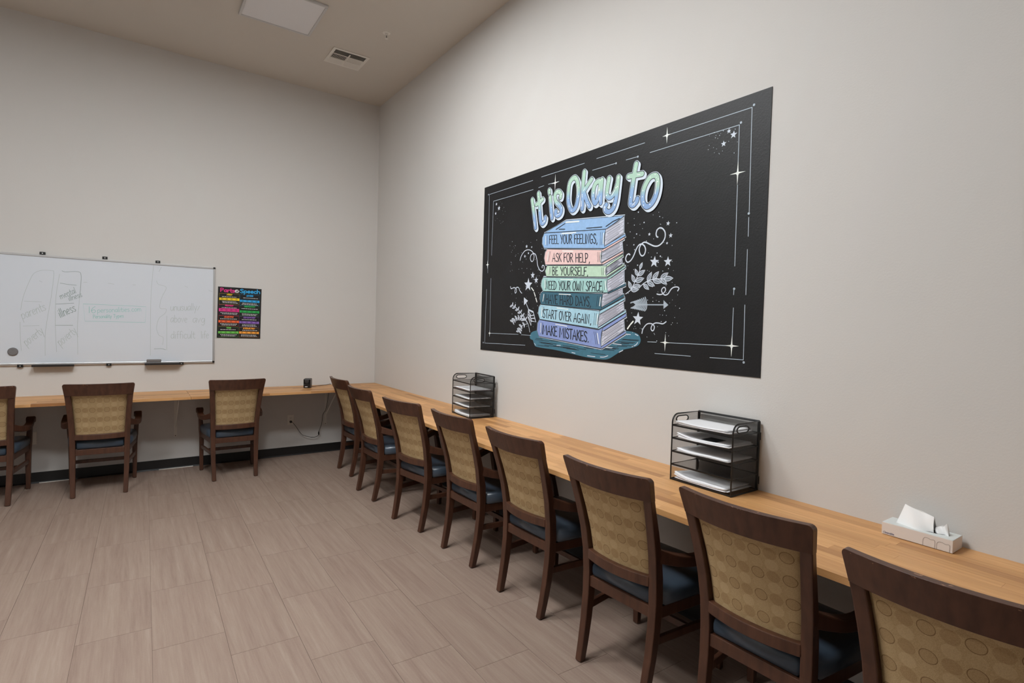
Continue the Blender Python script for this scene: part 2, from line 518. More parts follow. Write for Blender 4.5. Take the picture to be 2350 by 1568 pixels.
M_GREYP = plain('dark_grey_plastic', (52, 50, 49), 0.38)
M_GLOSSBLACK = plain('glossy_black_plastic', (14, 14, 15), 0.12)
M_STEEL = plain('steel', (150, 150, 152), 0.3, metal=0.9)

def emit_mat(name, rgb, strength):
    t = NT(name)
    t.b.inputs['Base Color'].default_value = (0.8, 0.8, 0.8, 1)
    t.b.inputs['Emission Color'].default_value = rgb + (1.0,)
    t.b.inputs['Emission Strength'].default_value = strength
    return t.m

def mesh_mat():
    t = NT('black_wire_mesh')
    t.b.inputs['Base Color'].default_value = s2l((18, 18, 19)); t.b.inputs['Roughness'].default_value = 0.4
    uv = t.n('ShaderNodeUVMap', uv_map='uv')
    sp = t.n('ShaderNodeSeparateXYZ'); t.l(uv.outputs[0], sp.inputs[0])
    def wire(o):
        return t.math('LESS_THAN', t.math('FRACT', t.math('DIVIDE', o, 0.0018)), 0.24)
    msk = t.math('MAXIMUM', wire(sp.outputs[0]), wire(sp.outputs[1]))
    tr = t.n('ShaderNodeBsdfTransparent')
    mx = t.n('ShaderNodeMixShader')
    t.l(msk, mx.inputs[0]); t.l(tr.outputs[0], mx.inputs[1]); t.l(t.b.outputs[0], mx.inputs[2])
    t.l(mx.outputs[0], t.out.inputs['Surface'])
    return t.m
M_MESH = mesh_mat()

# ================================================================== the room
XL, YF = -5.6, -8.6            # left wall, wall behind the camera
def struct(name, mb, mats, parent=None, **kw):
    o = mb.build(name, mats, parent, **kw)
    if not parent: tag(o, kind='structure')
    return o
struct('wall_right', MB().box(0, .12, YF - .12, .12, -.06, HC + .1), M_WALL)
struct('wall_back', MB().box(XL - .12, 0, 0, .12, -.06, HC + .1), M_WALL)
struct('wall_left', MB().box(XL - .12, XL, YF - .12, 0, -.06, HC + .1), M_WALL)
struct('wall_front', MB().box(XL, 0, YF - .12, YF, -.06, HC + .1), M_WALL)
struct('ceiling', MB().box(XL, 0, YF, 0, HC, HC + .1), M_CEIL)
floor = struct('floor', MB().box(XL, 0, YF, 0, -.06, -.0032), M_JOINT)

def clip_poly(P, a, b, c):      # keep a*x + b*y <= c
    out = []
    for i in range(len(P)):
        p, q = P[i], P[(i + 1) % len(P)]
        dp, dq = a * p[0] + b * p[1] - c, a * q[0] + b * q[1] - c
        if dp <= 0: out.append(p)
        if (dp < 0 < dq) or (dq < 0 < dp):
            t = dp / (dp - dq); out.append((p[0] + (q[0] - p[0]) * t, p[1] + (q[1] - p[1]) * t))
    return out
TW, TL_, GAP, TH = .2885, .618, .0013, math.radians(-1.2)
ct, st_ = math.cos(TH), math.sin(TH)
def trot(x, y):                  # tile grid is turned 1.2 degrees about a floor point
    return (-2.30 + ct * x - st_ * y, -3.3 + st_ * x + ct * y)
for i in range(-13, 10):
    for j in range(-11, 8):
        x0 = i * TW; y0 = -0.067 + j * TL_ - ((i * .2155) % TL_)
        P = [trot(*q) for q in ((x0 + GAP / 2, y0 + GAP / 2), (x0 + TW - GAP / 2, y0 + GAP / 2), (x0 + TW - GAP / 2, y0 + TL_ - GAP / 2), (x0 + GAP / 2, y0 + TL_ - GAP / 2))]
        for a, b, c in ((1, 0, 0), (-1, 0, -XL), (0, 1, 0), (0, -1, -YF)):
            P = clip_poly(P, a, b, c)
            if len(P) < 3: break
        if len(P) < 3: continue
        cx = sum(p[0] for p in P) / len(P); cy = sum(p[1] for p in P) / len(P)
        area = abs(sum(P[k - 1][0] * P[k][1] - P[k][0] * P[k - 1][1] for k in range(len(P)))) / 2
        if area < .0015: continue
        MB().prism([(p[0] - cx, p[1] - cy) for p in P], 'z', -.0032, 0).build('floor_tile', M_TILE, floor, (cx, cy, 0))

BBH = .0933
bb = struct('baseboard_back', MB().prism([(0, 0), (-.018, 0), (-.008, .012), (-.006, BBH), (0, BBH)], 'x', XL, -.018), M_COVE)
MB().box(-2.145, -1.86, -.0215, -.017, 0, .006).build('pale_strip', M_STRIP, bb)  # thin pale strips along parts of the baseboard foot
MB().box(-3.02, -2.80, -.0215, -.017, 0, .006).build('pale_strip', M_STRIP, bb)
struct('baseboard_right', MB().prism([(0, 0), (-.018, 0), (-.008, .012), (-.006, BBH), (0, BBH)], 'y', YF, 0), M_COVE)

# ------------------------------------------------------------------ ceiling fixtures
PS = .2835
def panel(x, y, lit, label):
    t = thing('ceiling_light_panel', label, 'ceiling light', (x, y, HC), 0, 'square ceiling light panels')
    fr = MB()
    a, b = PS, PS - .019
    for x0, x1, y0, y1 in ((-a, a, -a, -b), (-a, a, b, a), (-a, -b, -b, b), (b, a, -b, b)):
        fr.box(x0, x1, y0, y1, -.018, 0)
    fr.build('frame', M_PANELFRAME, t, bevel=.003)
    MB().box(-b, b, -b, b, -.012, -.002).build('diffuser', emit_mat('panel_diffuser_lit', (0.955, 0.985, 1.0), lit) if lit else M_DIFF_OFF, t)
    return t
panel(-1.384, -1.425, 0.0, 'square white light panel on the ceiling, switched off')
for (x, y, pw) in LIT_PANELS:
    panel(x, y, pw, 'lit square white light panel on the ceiling')

v = thing('air_vent', 'white rectangular air vent with six louvre banks on the ceiling', 'air vent', (-.695, -.915, HC))
hw, hd = .17, .165
fr = MB()
for x0, x1, y0, y1 in ((-hw, hw, -hd, -hd + .024), (-hw, hw, hd - .024, hd), (-hw, -hw + .026, -hd + .024, hd - .024), (hw - .026, hw, -hd + .024, hd - .024), (-.006, .006, -hd + .024, hd - .024)):
    fr.box(x0, x1, y0, y1, -.008, 0)
for yy in (-.052, .045): fr.box(-hw + .026, hw - .026, yy - .004, yy + .004, -.008, 0)
fr.build('frame', M_WHITEMETAL, v, bevel=.0015)
MB().box(-hw + .02, hw - .02, -hd + .02, hd - .02, -.0012, 0).build('duct_opening', M_SLOT, v)
rows = ((-hd + .024, -.056, 'x', 1), (-.048, .041, 'y', 0), (.049, hd - .024, 'x', -1))
for (y0, y1, ax, tilt) in rows:
    for ci, (x0, x1) in enumerate(((-hw + .026, -.006), (.006, hw - .026))):
        sl = MB()
        if ax == 'x':
            n = 9
            for k in range(n):
                c = y0 + (y1 - y0) * (k + .5) / n; dy = .0042 * tilt
                sl.add([(x0, c - dy, -.008), (x1, c - dy, -.008), (x1, c + dy, -.001), (x0, c + dy, -.001), (x0, c - dy + .0006, -.008), (x1, c - dy + .0006, -.008), (x1, c + dy + .0006, -.001), (x0, c + dy + .0006, -.001)],
                       [(0, 1, 2, 3), (7, 6, 5, 4), (0, 4, 5, 1), (3, 2, 6, 7), (0, 3, 7, 4), (1, 5, 6, 2)])
        else:
            n = 11; tl = (1, -1)[ci]
            for k in range(n):
                c = x0 + (x1 - x0) * (k + .5) / n; dx = .0046 * tl
                sl.add([(c - dx, y0, -.008), (c - dx, y1, -.008), (c + dx, y1, -.001), (c + dx, y0, -.001), (c - dx + .0006, y0, -.008), (c - dx + .0006, y1, -.008), (c + dx + .0006, y1, -.001), (c + dx + .0006, y0, -.001)],
                       [(0, 1, 2, 3), (7, 6, 5, 4), (0, 4, 5, 1), (3, 2, 6, 7), (0, 3, 7, 4), (1, 5, 6, 2)])
        tag(sl.build('louvre_bank', M_WHITEMETAL, v), kind='stuff')
MB().box(-.012, .006, -hd + .03, -hd + .04, -.014, -.008).build('damper_lever', M_GREYP, v)

s = thing('fire_sprinkler', 'small round white fire sprinkler on the ceiling beside the vent', 'sprinkler', (-.572, -1.602, HC))
MB().lathe([(.0, -.006), (.02, -.006), (.033, -.003), (.034, 0), (.0, 0)], seg=28).build('escutcheon', M_WHITEMETAL, s, smooth=False)
MB().lathe([(.0, -.022), (.009, -.022), (.011, -.006), (.0, -.006)], seg=16).build('sprinkler_body', M_WHITEMETAL, s)
MB().lathe([(.0, -.045), (.0032, -.045), (.0032, -.02), (.0, -.02)], seg=10).build('glass_bulb', M_SLOT, s)
MB().lathe([(.0, -.05), (.013, -.05), (.013, -.047), (.0, -.047)], seg=16).build('deflector', M_WHITEMETAL, s)

# ------------------------------------------------------------------ worktops of butcher block
WZ, WT = .76, .0235
DB, DR = .54, .6213
def worktop(label, loc, rz, length, depth, rows, seed):
    """local x runs along the worktop, local y from 0 (wall) to -depth (front)"""
    rnd = random.Random(seed)
    t = thing('worktop', label, 'worktop', loc, rz, 'butcher block worktops')
    MB().box(.001, length - .001, -depth + .001, -.001, -WT + .001, -.0012).build('core', M_CORE, t)
    rw = depth / rows
    for r in range(rows):
        x = 0.0
        y0 = -depth + r * rw
        first = True
        while x < length - 1e-6:
            ln = rnd.uniform(.32, .78)
            if first: ln *= rnd.uniform(.3, 1.0); first = False
            if length - x - ln < .12: ln = length - x
            g = .00025
            MB().box(-ln / 2 + g, ln / 2 - g, -rw / 2 + g, rw / 2 - g, -WT, 0).build('stave', M_STAVE, t, (x + ln / 2, y0 + rw / 2, 0))
            x += ln
    return t
worktop('butcher block worktop under the whiteboard, left of the seam', (-4.4, -.0005, WZ), 0, 4.4 - 1.927, DB, 11, 3)
worktop('short butcher block worktop in the corner, holding the pencil sharpener', (-1.925, -.0090, WZ), 0, 1.9245, DB - .0085, 11, 4)
worktop('long butcher block worktop under the mural, along the right wall', (-.0005, -.5412, WZ), -PI / 2, 6.9, DR, 13, 5)

def bracket(x, label, depth):
    t = thing('shelf_bracket', label, 'bracket', (x, 0, 0), 0, 'white brackets under the back worktop')
    z1 = WZ - WT - .0005
    MB().box(-.0125, .0125, -.004, -.0005, .306, z1).build('wall_leg', M_WHITEMETAL, t)
    MB().box(-.0125, .0125, -depth, -.0045, z1 - .004, z1).build('top_leg', M_WHITEMETAL, t)
    b = MB(); y0, y1, zA, zB = -.004, -depth + .05, .40, z1 - .004
    b.add([(-.003, y0, zA), (.003, y0, zA), (.003, y0, zA + .02), (-.003, y0, zA + .02), (-.003, y1, zB), (.003, y1, zB), (.003, y1 + .02, zB), (-.003, y1 + .02, zB)],
          [(0, 1, 2, 3), (4, 7, 6, 5), (0, 4, 5, 1), (1, 5, 6, 2), (2, 6, 7, 3), (3, 7, 4, 0)])
    b.build('brace', M_WHITEMETAL, t)
    MB().lathe([(0, -.006), (.0045, -.006), (.0045, -.004), (0, -.004)], (0, 0, .318), 'y', 12).build('screw', M_SLOT, t)
bracket(-2.010, 'white metal bracket on the wall left of the back right armchair', .46)
bracket(-.566, 'white metal bracket on the wall next to the hanging cord', .46)

# ------------------------------------------------------------------ wall plates
def outlet(label, loc, rz, gangs=1, kinds='d'):
    """local x across, local y out of the wall (negative is into the room)"""
    W, Hh = .066 + .046 * (gangs - 1), .108
    t = thing('wall_outlet', label, 'outlet', loc, rz, 'white wall plates under the worktops')
    MB().box(-W / 2, W / 2, -.0055, -.0005, -Hh / 2, Hh / 2).build('cover_plate', M_PLATE, t, bevel=.002)
    for g in range(gangs):
        x = (g - (gangs - 1) / 2) * .046
        if kinds[g] == 'd':
            for zz in (-.021, .021):
                MB().prism([(x - .016, zz - .010), (x + .016, zz - .010), (x + .016, zz + .010), (x + .010, zz + .0145), (x - .010, zz + .0145), (x - .016, zz + .010)], 'y', -.0070, -.0055).build('socket', M_PLATE, t)
                sl = MB()
                sl.box(x - .0075, x - .0055, -.0074, -.0070, zz - .003, zz + .006)
                sl.box(x + .0055, x + .0075, -.0074, -.0070, zz - .003, zz + .006)
                sl.box(x - .002, x + .002, -.0074, -.0070, zz - .009, zz - .005)
                sl.build('slots', M_SLOT, t)
        elif kinds[g] == 'b':
            MB().box(x - .017, x + .017, -.0070, -.0055, -.034, .034).build('blank_insert', M_PLATE, t)
        else:
            MB().lathe([(0, -.014), (.005, -.014), (.005, -.008), (.008, -.0078), (.008, -.0055), (0, -.0055)], (x, 0, 0), 'y', 14).build('coaxial_jack', M_SLOT, t)
    return t
outlet('white duplex outlet with a black plug, under the pencil sharpener', (-.941, 0, .39), 0)
outlet('white double wall plate behind the armchair at the left picture edge', (-3.093, 0, .393), 0, 2, 'db')
outlet('white wall plate with a small dark jack on the right wall, under the worktop', (0, -2.386, .355), -PI / 2, 1, 'j')

# ------------------------------------------------------------------ armchairs
def make_chair():
    t = thing('armchair', 'x', 'armchair')
    # rear legs run up as back posts
    Z = (.004, .08, .18, .30, .40, .50, .60, .70, .78, .838)
    def post_y(z):
        pts = [(0, .017), (.1, .038), (.2, .055), (.3, .065), (.4, .068), (.5, .062), (.6, .044), (.7, .016), (.78, -.010), (.84, -.030), (.95, -.066)]
        for (a, ya), (b, yb) in zip(pts, pts[1:]):
            if z <= b: return ya + (yb - ya) * (z - a) / (b - a)
        return pts[-1][1]
    def post_x(z):
        pts = [(0, .173), (.2, .178), (.4, .181), (.5, .1825), (.6, .187), (.7, .193), (.78, .199), (.84, .2045)]
        for (a, xa), (b, xb) in zip(pts, pts[1:]):
            if z <= b: return xa + (xb - xa) * (z - a) / (b - a)
        return pts[-1][1]
    for sg in (-1, 1):
        MB().bar([(sg * post_x(z), post_y(z), z) for z in Z], [(.033 + .006 * min(1, z / .4), .034 + .012 * min(1, z / .35) - .019 * max(0, (z - .5) / .34)) for z in Z]).build('rear_leg', M_WOOD, t, bevel=.004)
    for sg in (-1, 1):
        Zf = (.004, .12, .24, .34, .40, .50, .56, .585)
        MB().bar([(sg * (.226 + .018 * max(0, (z - .34) / .24)), .478 - .035 * max(0, (z - .38) / .2), z) for z in Zf], [(.029 + .011 * min(1, z / .34) - .010 * max(0, (z - .42) / .16),) * 2 for z in Zf]).build('front_leg', M_WOOD, t, bevel=.004)
    for sx, sy in ((-.173, .017), (.173, .017), (-.226, .478), (.226, .478)):
        MB().lathe([(0, 0), (.011, 0), (.012, .005), (0, .005)], (sx, sy, 0), 'z', 12).build('foot_glide', M_GLIDE, t)
    # crest rail: bowed backwards, flaring outwards
    n = 18
    def bow(tt): return -.044 * (1 - tt * tt)
    rings = []
    zb, zt = .834, .930
    ts = [-1, -.995, -.985, -.97, -.95, -.93] + [-.9 + .1 * q for q in range(19)] + [.93, .95, .97, .985, .995, 1]
    for tt in ts:
        col = []
        e = max(0.0, (abs(tt) - .93) / .07)
        ztop = zt - .020 * (1 - math.sqrt(max(0, 1 - e * e)))
        for zz, off in ((zb, -.0135), (ztop, -.0135), (ztop, .0135), (zb, .0135)):
            xx = tt * (.2235 + (zz - zb) / (zt - zb) * .0125)
            col.append((xx, post_y(zz) + bow(tt) + off, zz))
        rings.append(col)
    MB().rings(rings).build('top_rail', M_WOODW, t, bevel=.004, seg=3)
    # lower back rail
    rings = []
    for i in range(n + 1):
        tt = -1 + 2 * i / n
        y = .052 - .030 * (1 - tt * tt)
        rings.append([(tt * .166, y - .014, .463), (tt * .166, y - .014, .506), (tt * .166, y + .014, .506), (tt * .166, y + .014, .463)])
    MB().rings(rings).build('lower_back_rail', M_WOOD, t, bevel=.003)
    # upholstered back panel
    nz = 12
    P = MB(); P.smooth = True
    for side in (0, 1):
        vs, uvs, fs = [], [], []
        for j in range(nz + 1):
            zz = .503 + (.838 - .503) * j / nz
            hw_ = post_x(zz) - .0185
            for i in range(n + 1):
                tt = -1 + 2 * i / n
                edge = min(1, (1 - abs(tt)) / .10)
                b_ = (-.026 - .016 * j / nz) * (1 - tt * tt)
                y = post_y(zz) + b_ + (.007 - .009 * edge if side == 0 else .022 + .008 * edge)
                vs.append((tt * hw_, y, zz)); uvs.append((tt * hw_ + .0475 * 11, zz - .546))
        for j in range(nz):
            for i in range(n):
                a = j * (n + 1) + i
                fs.append((a, a + 1, a + n + 2, a + n + 1))
        P.add(vs, fs, 0, uvs)
    P.build('back_panel', M_FABRIC, t)
    # seat frame
    MB().box(-.166, .166, .052, .076, .334, .381).build('rear_seat_rail', M_WOOD, t, bevel=.002)
    MB().box(-.212, .212, .458, .486, .334, .384).build('front_seat_rail', M_WOOD, t, bevel=.002)
    for sg in (-1, 1):
        MB().add([(sg * .174, .088, .334), (sg * .196, .088, .334), (sg * .240, .462, .334), (sg * .216, .462, .334), (sg * .174, .088, .382), (sg * .196, .088, .382), (sg * .240, .462, .382), (sg * .216, .462, .382)],
                 [(0, 1, 2, 3), (4, 7, 6, 5), (0, 4, 5, 1), (1, 5, 6, 2), (2, 6, 7, 3), (3, 7, 4, 0)]).build('side_seat_rail', M_WOOD, t, bevel=.002)
    # seat cushion
    out = [(-.152, .056), (.152, .056), (.158, .090), (.206, .100), (.222, .22), (.240, .36), (.2435, .455), (.238, .487), (.21, .503), (0, .508), (-.21, .503), (-.238, .487), (-.2435, .455), (-.240, .36), (-.222, .22), (-.206, .100), (-.158, .090)]
    cx, cy = 0, .28
    rings = []
    for zz, k in ((.3825, .965), (.390, .99), (.404, 1.0), (.424, 1.0), (.438, .985), (.449, .94), (.456, .86), (.460, .70), (.462, .4)):
        rings.append([(cx + (x - cx) * k, cy + (y - cy) * k, zz) for x, y in out])
    c = MB(); c.smooth = True; c.rings(rings); c.build('seat_cushion', M_VINYL, t)
    # arms
    for sg in (-1, 1):
        path = [(.186, .050, .598), (.203, .10, .580), (.228, .17, .562), (.247, .25, .556), (.254, .32, .566), (.253, .38, .586), (.249, .425, .603)]
        pth = []
        XZ = smooth([(p[0], p[2]) for p in path], 3); YY = smooth([(p[1], 0) for p in path], 3)
        rings = []
        m = len(XZ)
        for i in range(m):
            x, z = XZ[i]; y = YY[i][0]
            a, b_ = max(i - 1, 0), min(i + 1, m - 1)
            tx, ty, tz = XZ[b_][0] - XZ[a][0], YY[b_][0] - YY[a][0], XZ[b_][1] - XZ[a][1]
            T = Vector((tx, ty, tz)).normalized()
            S = Vector((T.y, -T.x, 0)).normalized(); N = S.cross(T)
            wv = .030 + .020 * min(1, i / (m * .5)); hv = .054 - .020 * min(1, i / (m * .6))
            c0 = Vector((x, y, z))
            rings.append([c0 - S * wv / 2 - N * hv / 2, c0 + S * wv / 2 - N * hv / 2, c0 + S * wv / 2 + N * hv / 2, c0 - S * wv / 2 + N * hv / 2])
        rings = [[(sg * q.x, q.y, q.z) for q in r] for r in rings]
        arm = MB().rings(rings).build('armrest', M_WOOD, t, bevel=.005)
        MB().lathe([(0, -.030), (.020, -.030), (.026, -.024), (.026, .024), (.020, .030), (0, .030)], (sg * .248, .440, .592), 'x', 18).build('scroll_end', M_WOOD, arm)
    # stretchers
    for sg in (-1, 1):
        MB().add([(sg * .168, .062, .222), (sg * .186, .062, .222), (sg * .236, .470, .222), (sg * .217, .470, .222), (sg * .168, .062, .254), (sg * .186, .062, .254), (sg * .236, .470, .254), (sg * .217, .470, .254)],
                 [(0, 1, 2, 3), (4, 7, 6, 5), (0, 4, 5, 1), (1, 5, 6, 2), (2, 6, 7, 3), (3, 7, 4, 0)]).build('side_stretcher', M_WOOD, t, bevel=.002)
    MB().box(-.197, .197, .270, .288, .222, .250).build('cross_stretcher', M_WOOD, t, bevel=.002)
    return t

def copy_tree(o, parent=None):
    c = o.copy(); COL.objects.link(c); c.parent = parent
    for ch in list(o.children): copy_tree(ch, c)
    return c
R90 = -90.0
CH = [(-.668, -.955, R90 + .9, 'brown wooden armchair farthest from the camera along the mural wall, in the corner'),
      (-.746, -1.744, R90 + 1.5, 'brown wooden armchair overlapping the corner armchair, second along the mural wall'),
      (-.732, -2.554, R90 + 9.0, 'brown wooden armchair turned slightly, left of the armchair below the far black organizer'),
      (-.687, -3.223, R90 + 1.9, 'brown wooden armchair directly below the far black organizer'),
      (-.695, -3.907, R90 + 2.2, 'brown wooden armchair fourth from the right picture edge along the mural wall'),
      (-.742, -4.625, R90 + 3.1, 'brown wooden armchair left of the near black organizer, third from the right edge'),
      (-.690, -5.201, R90 + 1.6, 'brown wooden armchair in front of the near black organizer'),
      (-.765, -5.785, R90 + 2.5, 'brown wooden armchair cut off at the right edge below the tissue box'),
      (-3.314, -.652, -1.9, 'brown wooden armchair cut off at the left edge under the whiteboard'),
      (-2.578, -.682, -1.7, 'brown wooden armchair standing whole under the middle of the whiteboard'),
      (-1.577, -.690, .6, 'brown wooden armchair below the black Parts of Speech poster')]
proto = make_chair()
for i, (x, y, a, lab) in enumerate(CH):
    o = proto if i == 0 else copy_tree(proto)
    o.location = Vector((x, y, 0)) * U
    o.rotation_euler = (0, 0, math.radians(a))
    tag(o, lab, 'armchair', 'armchairs pushed up to the worktops')

# ------------------------------------------------------------------ whiteboard
BX1, BX0, BZ0, BZ1 = -1.683, -4.12, 1.0285, 1.9826
wb = thing('whiteboard', 'white dry erase board with aluminium frame and faint green handwriting', 'whiteboard', ((BX0 + BX1) / 2, 0, BZ0))
wx = (BX0 + BX1) / 2
def WBX(o):           # parts are modelled in room coordinates, then hung under the root
    o.parent = wb; o.matrix_parent_inverse = Matrix.Translation(-wb.location); return o
FW = .018
WBX(MB().box(BX0 + FW, BX1 - FW, -.014, -.001, BZ0 + FW, BZ1 - FW).build('writing_surface', M_BOARD))
WBX(MB().box(BX0 + FW, BX1 - FW, -.02, -.001, BZ1 - FW, BZ1).build('frame_rail', M_ALU, bevel=.002))
WBX(MB().box(BX0 + FW, BX1 - FW, -.02, -.001, BZ0, BZ0 + FW).build('frame_rail', M_ALU, bevel=.002))
WBX(MB().box(BX0, BX0 + FW, -.02, -.001, BZ0 + FW, BZ1 - FW).build('frame_rail', M_ALU, bevel=.002))
WBX(MB().box(BX1 - FW, BX1, -.02, -.001, BZ0 + FW, BZ1 - FW).build('frame_rail', M_ALU, bevel=.002))
for xx in (BX0, BX1 - FW):
    for zz in (BZ0, BZ1 - FW):
        WBX(MB().box(xx - .001, xx + FW + .001, -.022, -.001, zz - .001, zz + FW + .001).build('corner_cap', M_BLACKP, bevel=.004))
def wclip(x, z, up):
    o = WBX(MB().box(x - .019, x + .019, -.024, -.001, z - .012, z + .012).build('mounting_clip', M_BLACKP, bevel=.002))
    q = MB().lathe([(0, -.0255), (.005, -.0255), (.005, -.024), (0, -.024)], (x, 0, z), 'y', 10).build('screw', M_ALU)
    q.parent = o; q.matrix_parent_inverse = Matrix.Identity(4)
for x in (-3.0, -2.569, -2.166): wclip(x, BZ1 + .012, 1)
for x in (-3.144, -2.536, -1.967): wclip(x, BZ0 - .004, -1)
def pen_tray(x0, x1):
    WBX(MB().prism([(-.02, 1.030), (-.020, 1.018), (-.078, 1.018), (-.080, 1.036), (-.076, 1.036), (-.074, 1.024), (-.026, 1.024), (-.026, 1.030)], 'x', x0, x1).build('pen_tray', M_TRAYP))
pen_tray(-3.065, -2.783); pen_tray(-2.265, -1.978)

def put_board(u, v, d): return (u, -.0142 - d, v)
M_INK = plain('faded_green_marker', (172, 182, 179), 0.5)
M_INKD = plain('dark_green_marker', (122, 141, 135), 0.5)
M_INKT = plain('teal_marker', (138, 194, 188), 0.5)
def cb(x, y): return on_back(x / 3.647, 550 + y / 3.647)
def wq(x0, y0, x1, y1, h, ang_h=None):
    """text quad on the board from a baseline in crop pixels and a letter height"""
    return [cb(x0, y0 - h), cb(x1, y1 - h), cb(x1, y1), cb(x0, y0)]
IWD = .0029
def mline(pts, w, m):
    f = FLAT(put_board); f.ribbon([cb(*p) for p in smooth(pts, 5)], w, .0004); WBX(f.build('marker_line', m))
for pts in ([(175, 590), (200, 470), (262, 320), (300, 275), (360, 258), (430, 262), (452, 285), (430, 480), (400, 650), (380, 800), (380, 970)],
            [(170, 690), (172, 800), (180, 930)],
            [(500, 290), (470, 480), (464, 700), (475, 940)],
            [(1285, 215), (1262, 500), (1258, 970)],
            [(1310, 345), (1325, 375), (1390, 400), (1360, 470), (1342, 520), (1340, 575), (1390, 582), (1378, 620), (1330, 660), (1310, 740), (1330, 800), (1365, 820), (1360, 880)],
            [(1395, 640), (1395, 925)], [(205, 515), (350, 522)], [(195, 723), (330, 720)], [(700, 358), (730, 359)], [(905, 367), (955, 374)], [(1110, 380), (1135, 381)], [(1545, 390), (1570, 400)], [(1745, 425), (1775, 437)], [(330, 345), (355, 357)], [(1350, 232), (1330, 270)], [(668, 480), (650, 700), (652, 960)]):
    mline(pts, IWD * .8, M_INK)
for pts in ([(520, 262), (550, 272), (650, 270), (680, 305), (668, 480)], [(505, 365), (570, 376), (640, 383)], [(470, 540), (620, 533)], [(465, 718), (610, 718)], [(1290, 915), (1350, 913), (1385, 922)]):
    mline(pts, IWD, M_INKD)
def mword(text, x0, y0, x1, y1, h, w, m):
    """one handwritten word on a (slanted) baseline given in crop pixels"""
    dx, dy = x1 - x0, y1 - y0
    L = math.hypot(dx, dy); nx, ny = dy / L * h, -dx / L * h
    f = FLAT(put_board)
    lettering(f, text, [cb(x0 + nx, y0 + ny), cb(x1 + nx, y1 + ny), cb(x1, y1), cb(x0, y0)], w, .0005)
    WBX(f.build('marker_word', m))
mword('parents', 190, 668, 390, 588, 72, IWD, M_INK)
mword('poverty', 225, 892, 372, 780, 74, IWD, M_INK)
mword('mental', 510, 500, 640, 446, 52, IWD, M_INKD)
mword('illness', 580, 516, 690, 478, 46, IWD, M_INKD)
mword('illness', 505, 655, 640, 598, 74, IWD * 1.3, M_INKD)
mword('poverty', 508, 892, 650, 778, 74, IWD, M_INK)
mword('unusually/', 1425, 596, 1670, 592, 60, IWD, M_INK)
mword('above', 1425, 692, 1565, 694, 62, IWD, M_INK)
mword('avg', 1610, 694, 1712, 696, 62, IWD, M_INK)
mword('difficult', 1428, 828, 1630, 827, 62, IWD, M_INK)
mword('life', 1680, 827, 1745, 826, 62, IWD, M_INK)
mword('16', 735, 613, 805, 613, 52, IWD * 1.2, M_INKT)
mword('personalities.com', 815, 612, 1182, 600, 40, IWD, M_INKT)
mword('Personality', 780, 660, 935, 655, 30, IWD, M_INKT)
mword('Types', 950, 655, 1035, 652, 30, IWD, M_INKT)
f = FLAT(put_board)
f.ribbon([cb(*p) for p in ((697, 538), (1222, 562), (1215, 693), (712, 683))], IWD * .8, .0004, closed=True)
WBX(f.build('marker_box', M_INKT))

er = thing('board_eraser', 'grey felt board eraser lying on the right pen tray', 'eraser', (-2.192, -.050, 1.0242))
MB().box(-.058, .058, -.020, .020, 0, .022).build('felt', M_FELT, er, bevel=.003)
MB().box(-.058, .058, -.019, .019, .0222, .046).build('handle', plain('grey_eraser_back', (112, 108, 106), .7), er, bevel=.005)
tag(MB().lathe([(0, -.014), (.028, -.014), (.0345, -.008), (.0345, 0), (0, 0)], (0, 0, 0), 'y', 32).build('round_eraser', M_FELT, None, (-3.190, -.0143, 1.147)), 'round dark grey felt eraser stuck to the lower left of the whiteboard', 'eraser')

# ------------------------------------------------------------------ poster
PX0, PX1, PZ0, PZ1 = -1.6594, -1.2551, 1.2764, 1.7936
po = thing('poster', 'black Parts of Speech poster with coloured bands beside the whiteboard', 'poster', ((PX0 + PX1) / 2, 0, PZ0))
def POX(o):
    o.parent = po; o.matrix_parent_inverse = Matrix.Translation(-po.location); return o
M_POSTER = plain('poster_black', (24, 23, 24), 0.35)
def put_poster(u, v, d): return (u, -.006 - d, v)
def cp(x, y): return on_back(480 + x / 10.45, 640 + y / 10.45)
tl, tr, br_, bl = cp(212, 183), cp(1255, 250), cp(1220, 1435), cp(180, 1412)
MBp = MB(); MBp.prism([tl, tr, br_, bl], 'y', -.006, -.0008)
POX(MBp.build('sheet', M_POSTER))
pc = {'yellow': (240, 205, 30), 'blue': (40, 165, 225), 'magenta': (215, 45, 130), 'green': (35, 165, 75), 'orange': (235, 100, 50), 'purple': (140, 100, 185), 'lime': (110, 195, 80), 'amber': (245, 165, 60), 'white': (225, 225, 225)}
PM = {k: plain('print_' + k, c, .5) for k, c in pc.items()}
def pq(x0, y0, x1, y1, h): return [cp(x0, y0 - h), cp(x1, y1 - h), cp(x1, y1), cp(x0, y0)]
f = FLAT(put_poster); lettering(f, 'Parts', pq(268, 305, 610, 330, 84), .0085, .0008); POX(f.build('title_word', PM['magenta']))
f = FLAT(put_poster); u0, v0 = cp(664, 300); f.dot(u0, v0, .0215, .0004, rv=.0165, seg=24); ob = POX(f.build('title_bubble', PM['white']))
f = FLAT(put_poster); lettering(f, 'of', pq(640, 318, 702, 322, 48), .004, .0008); POX(f.build('title_word', M_POSTER))
f = FLAT(put_poster); lettering(f, 'Speech', pq(740, 336, 1212, 360, 86), .0085, .0008); POX(f.build('title_word', PM['blue']))
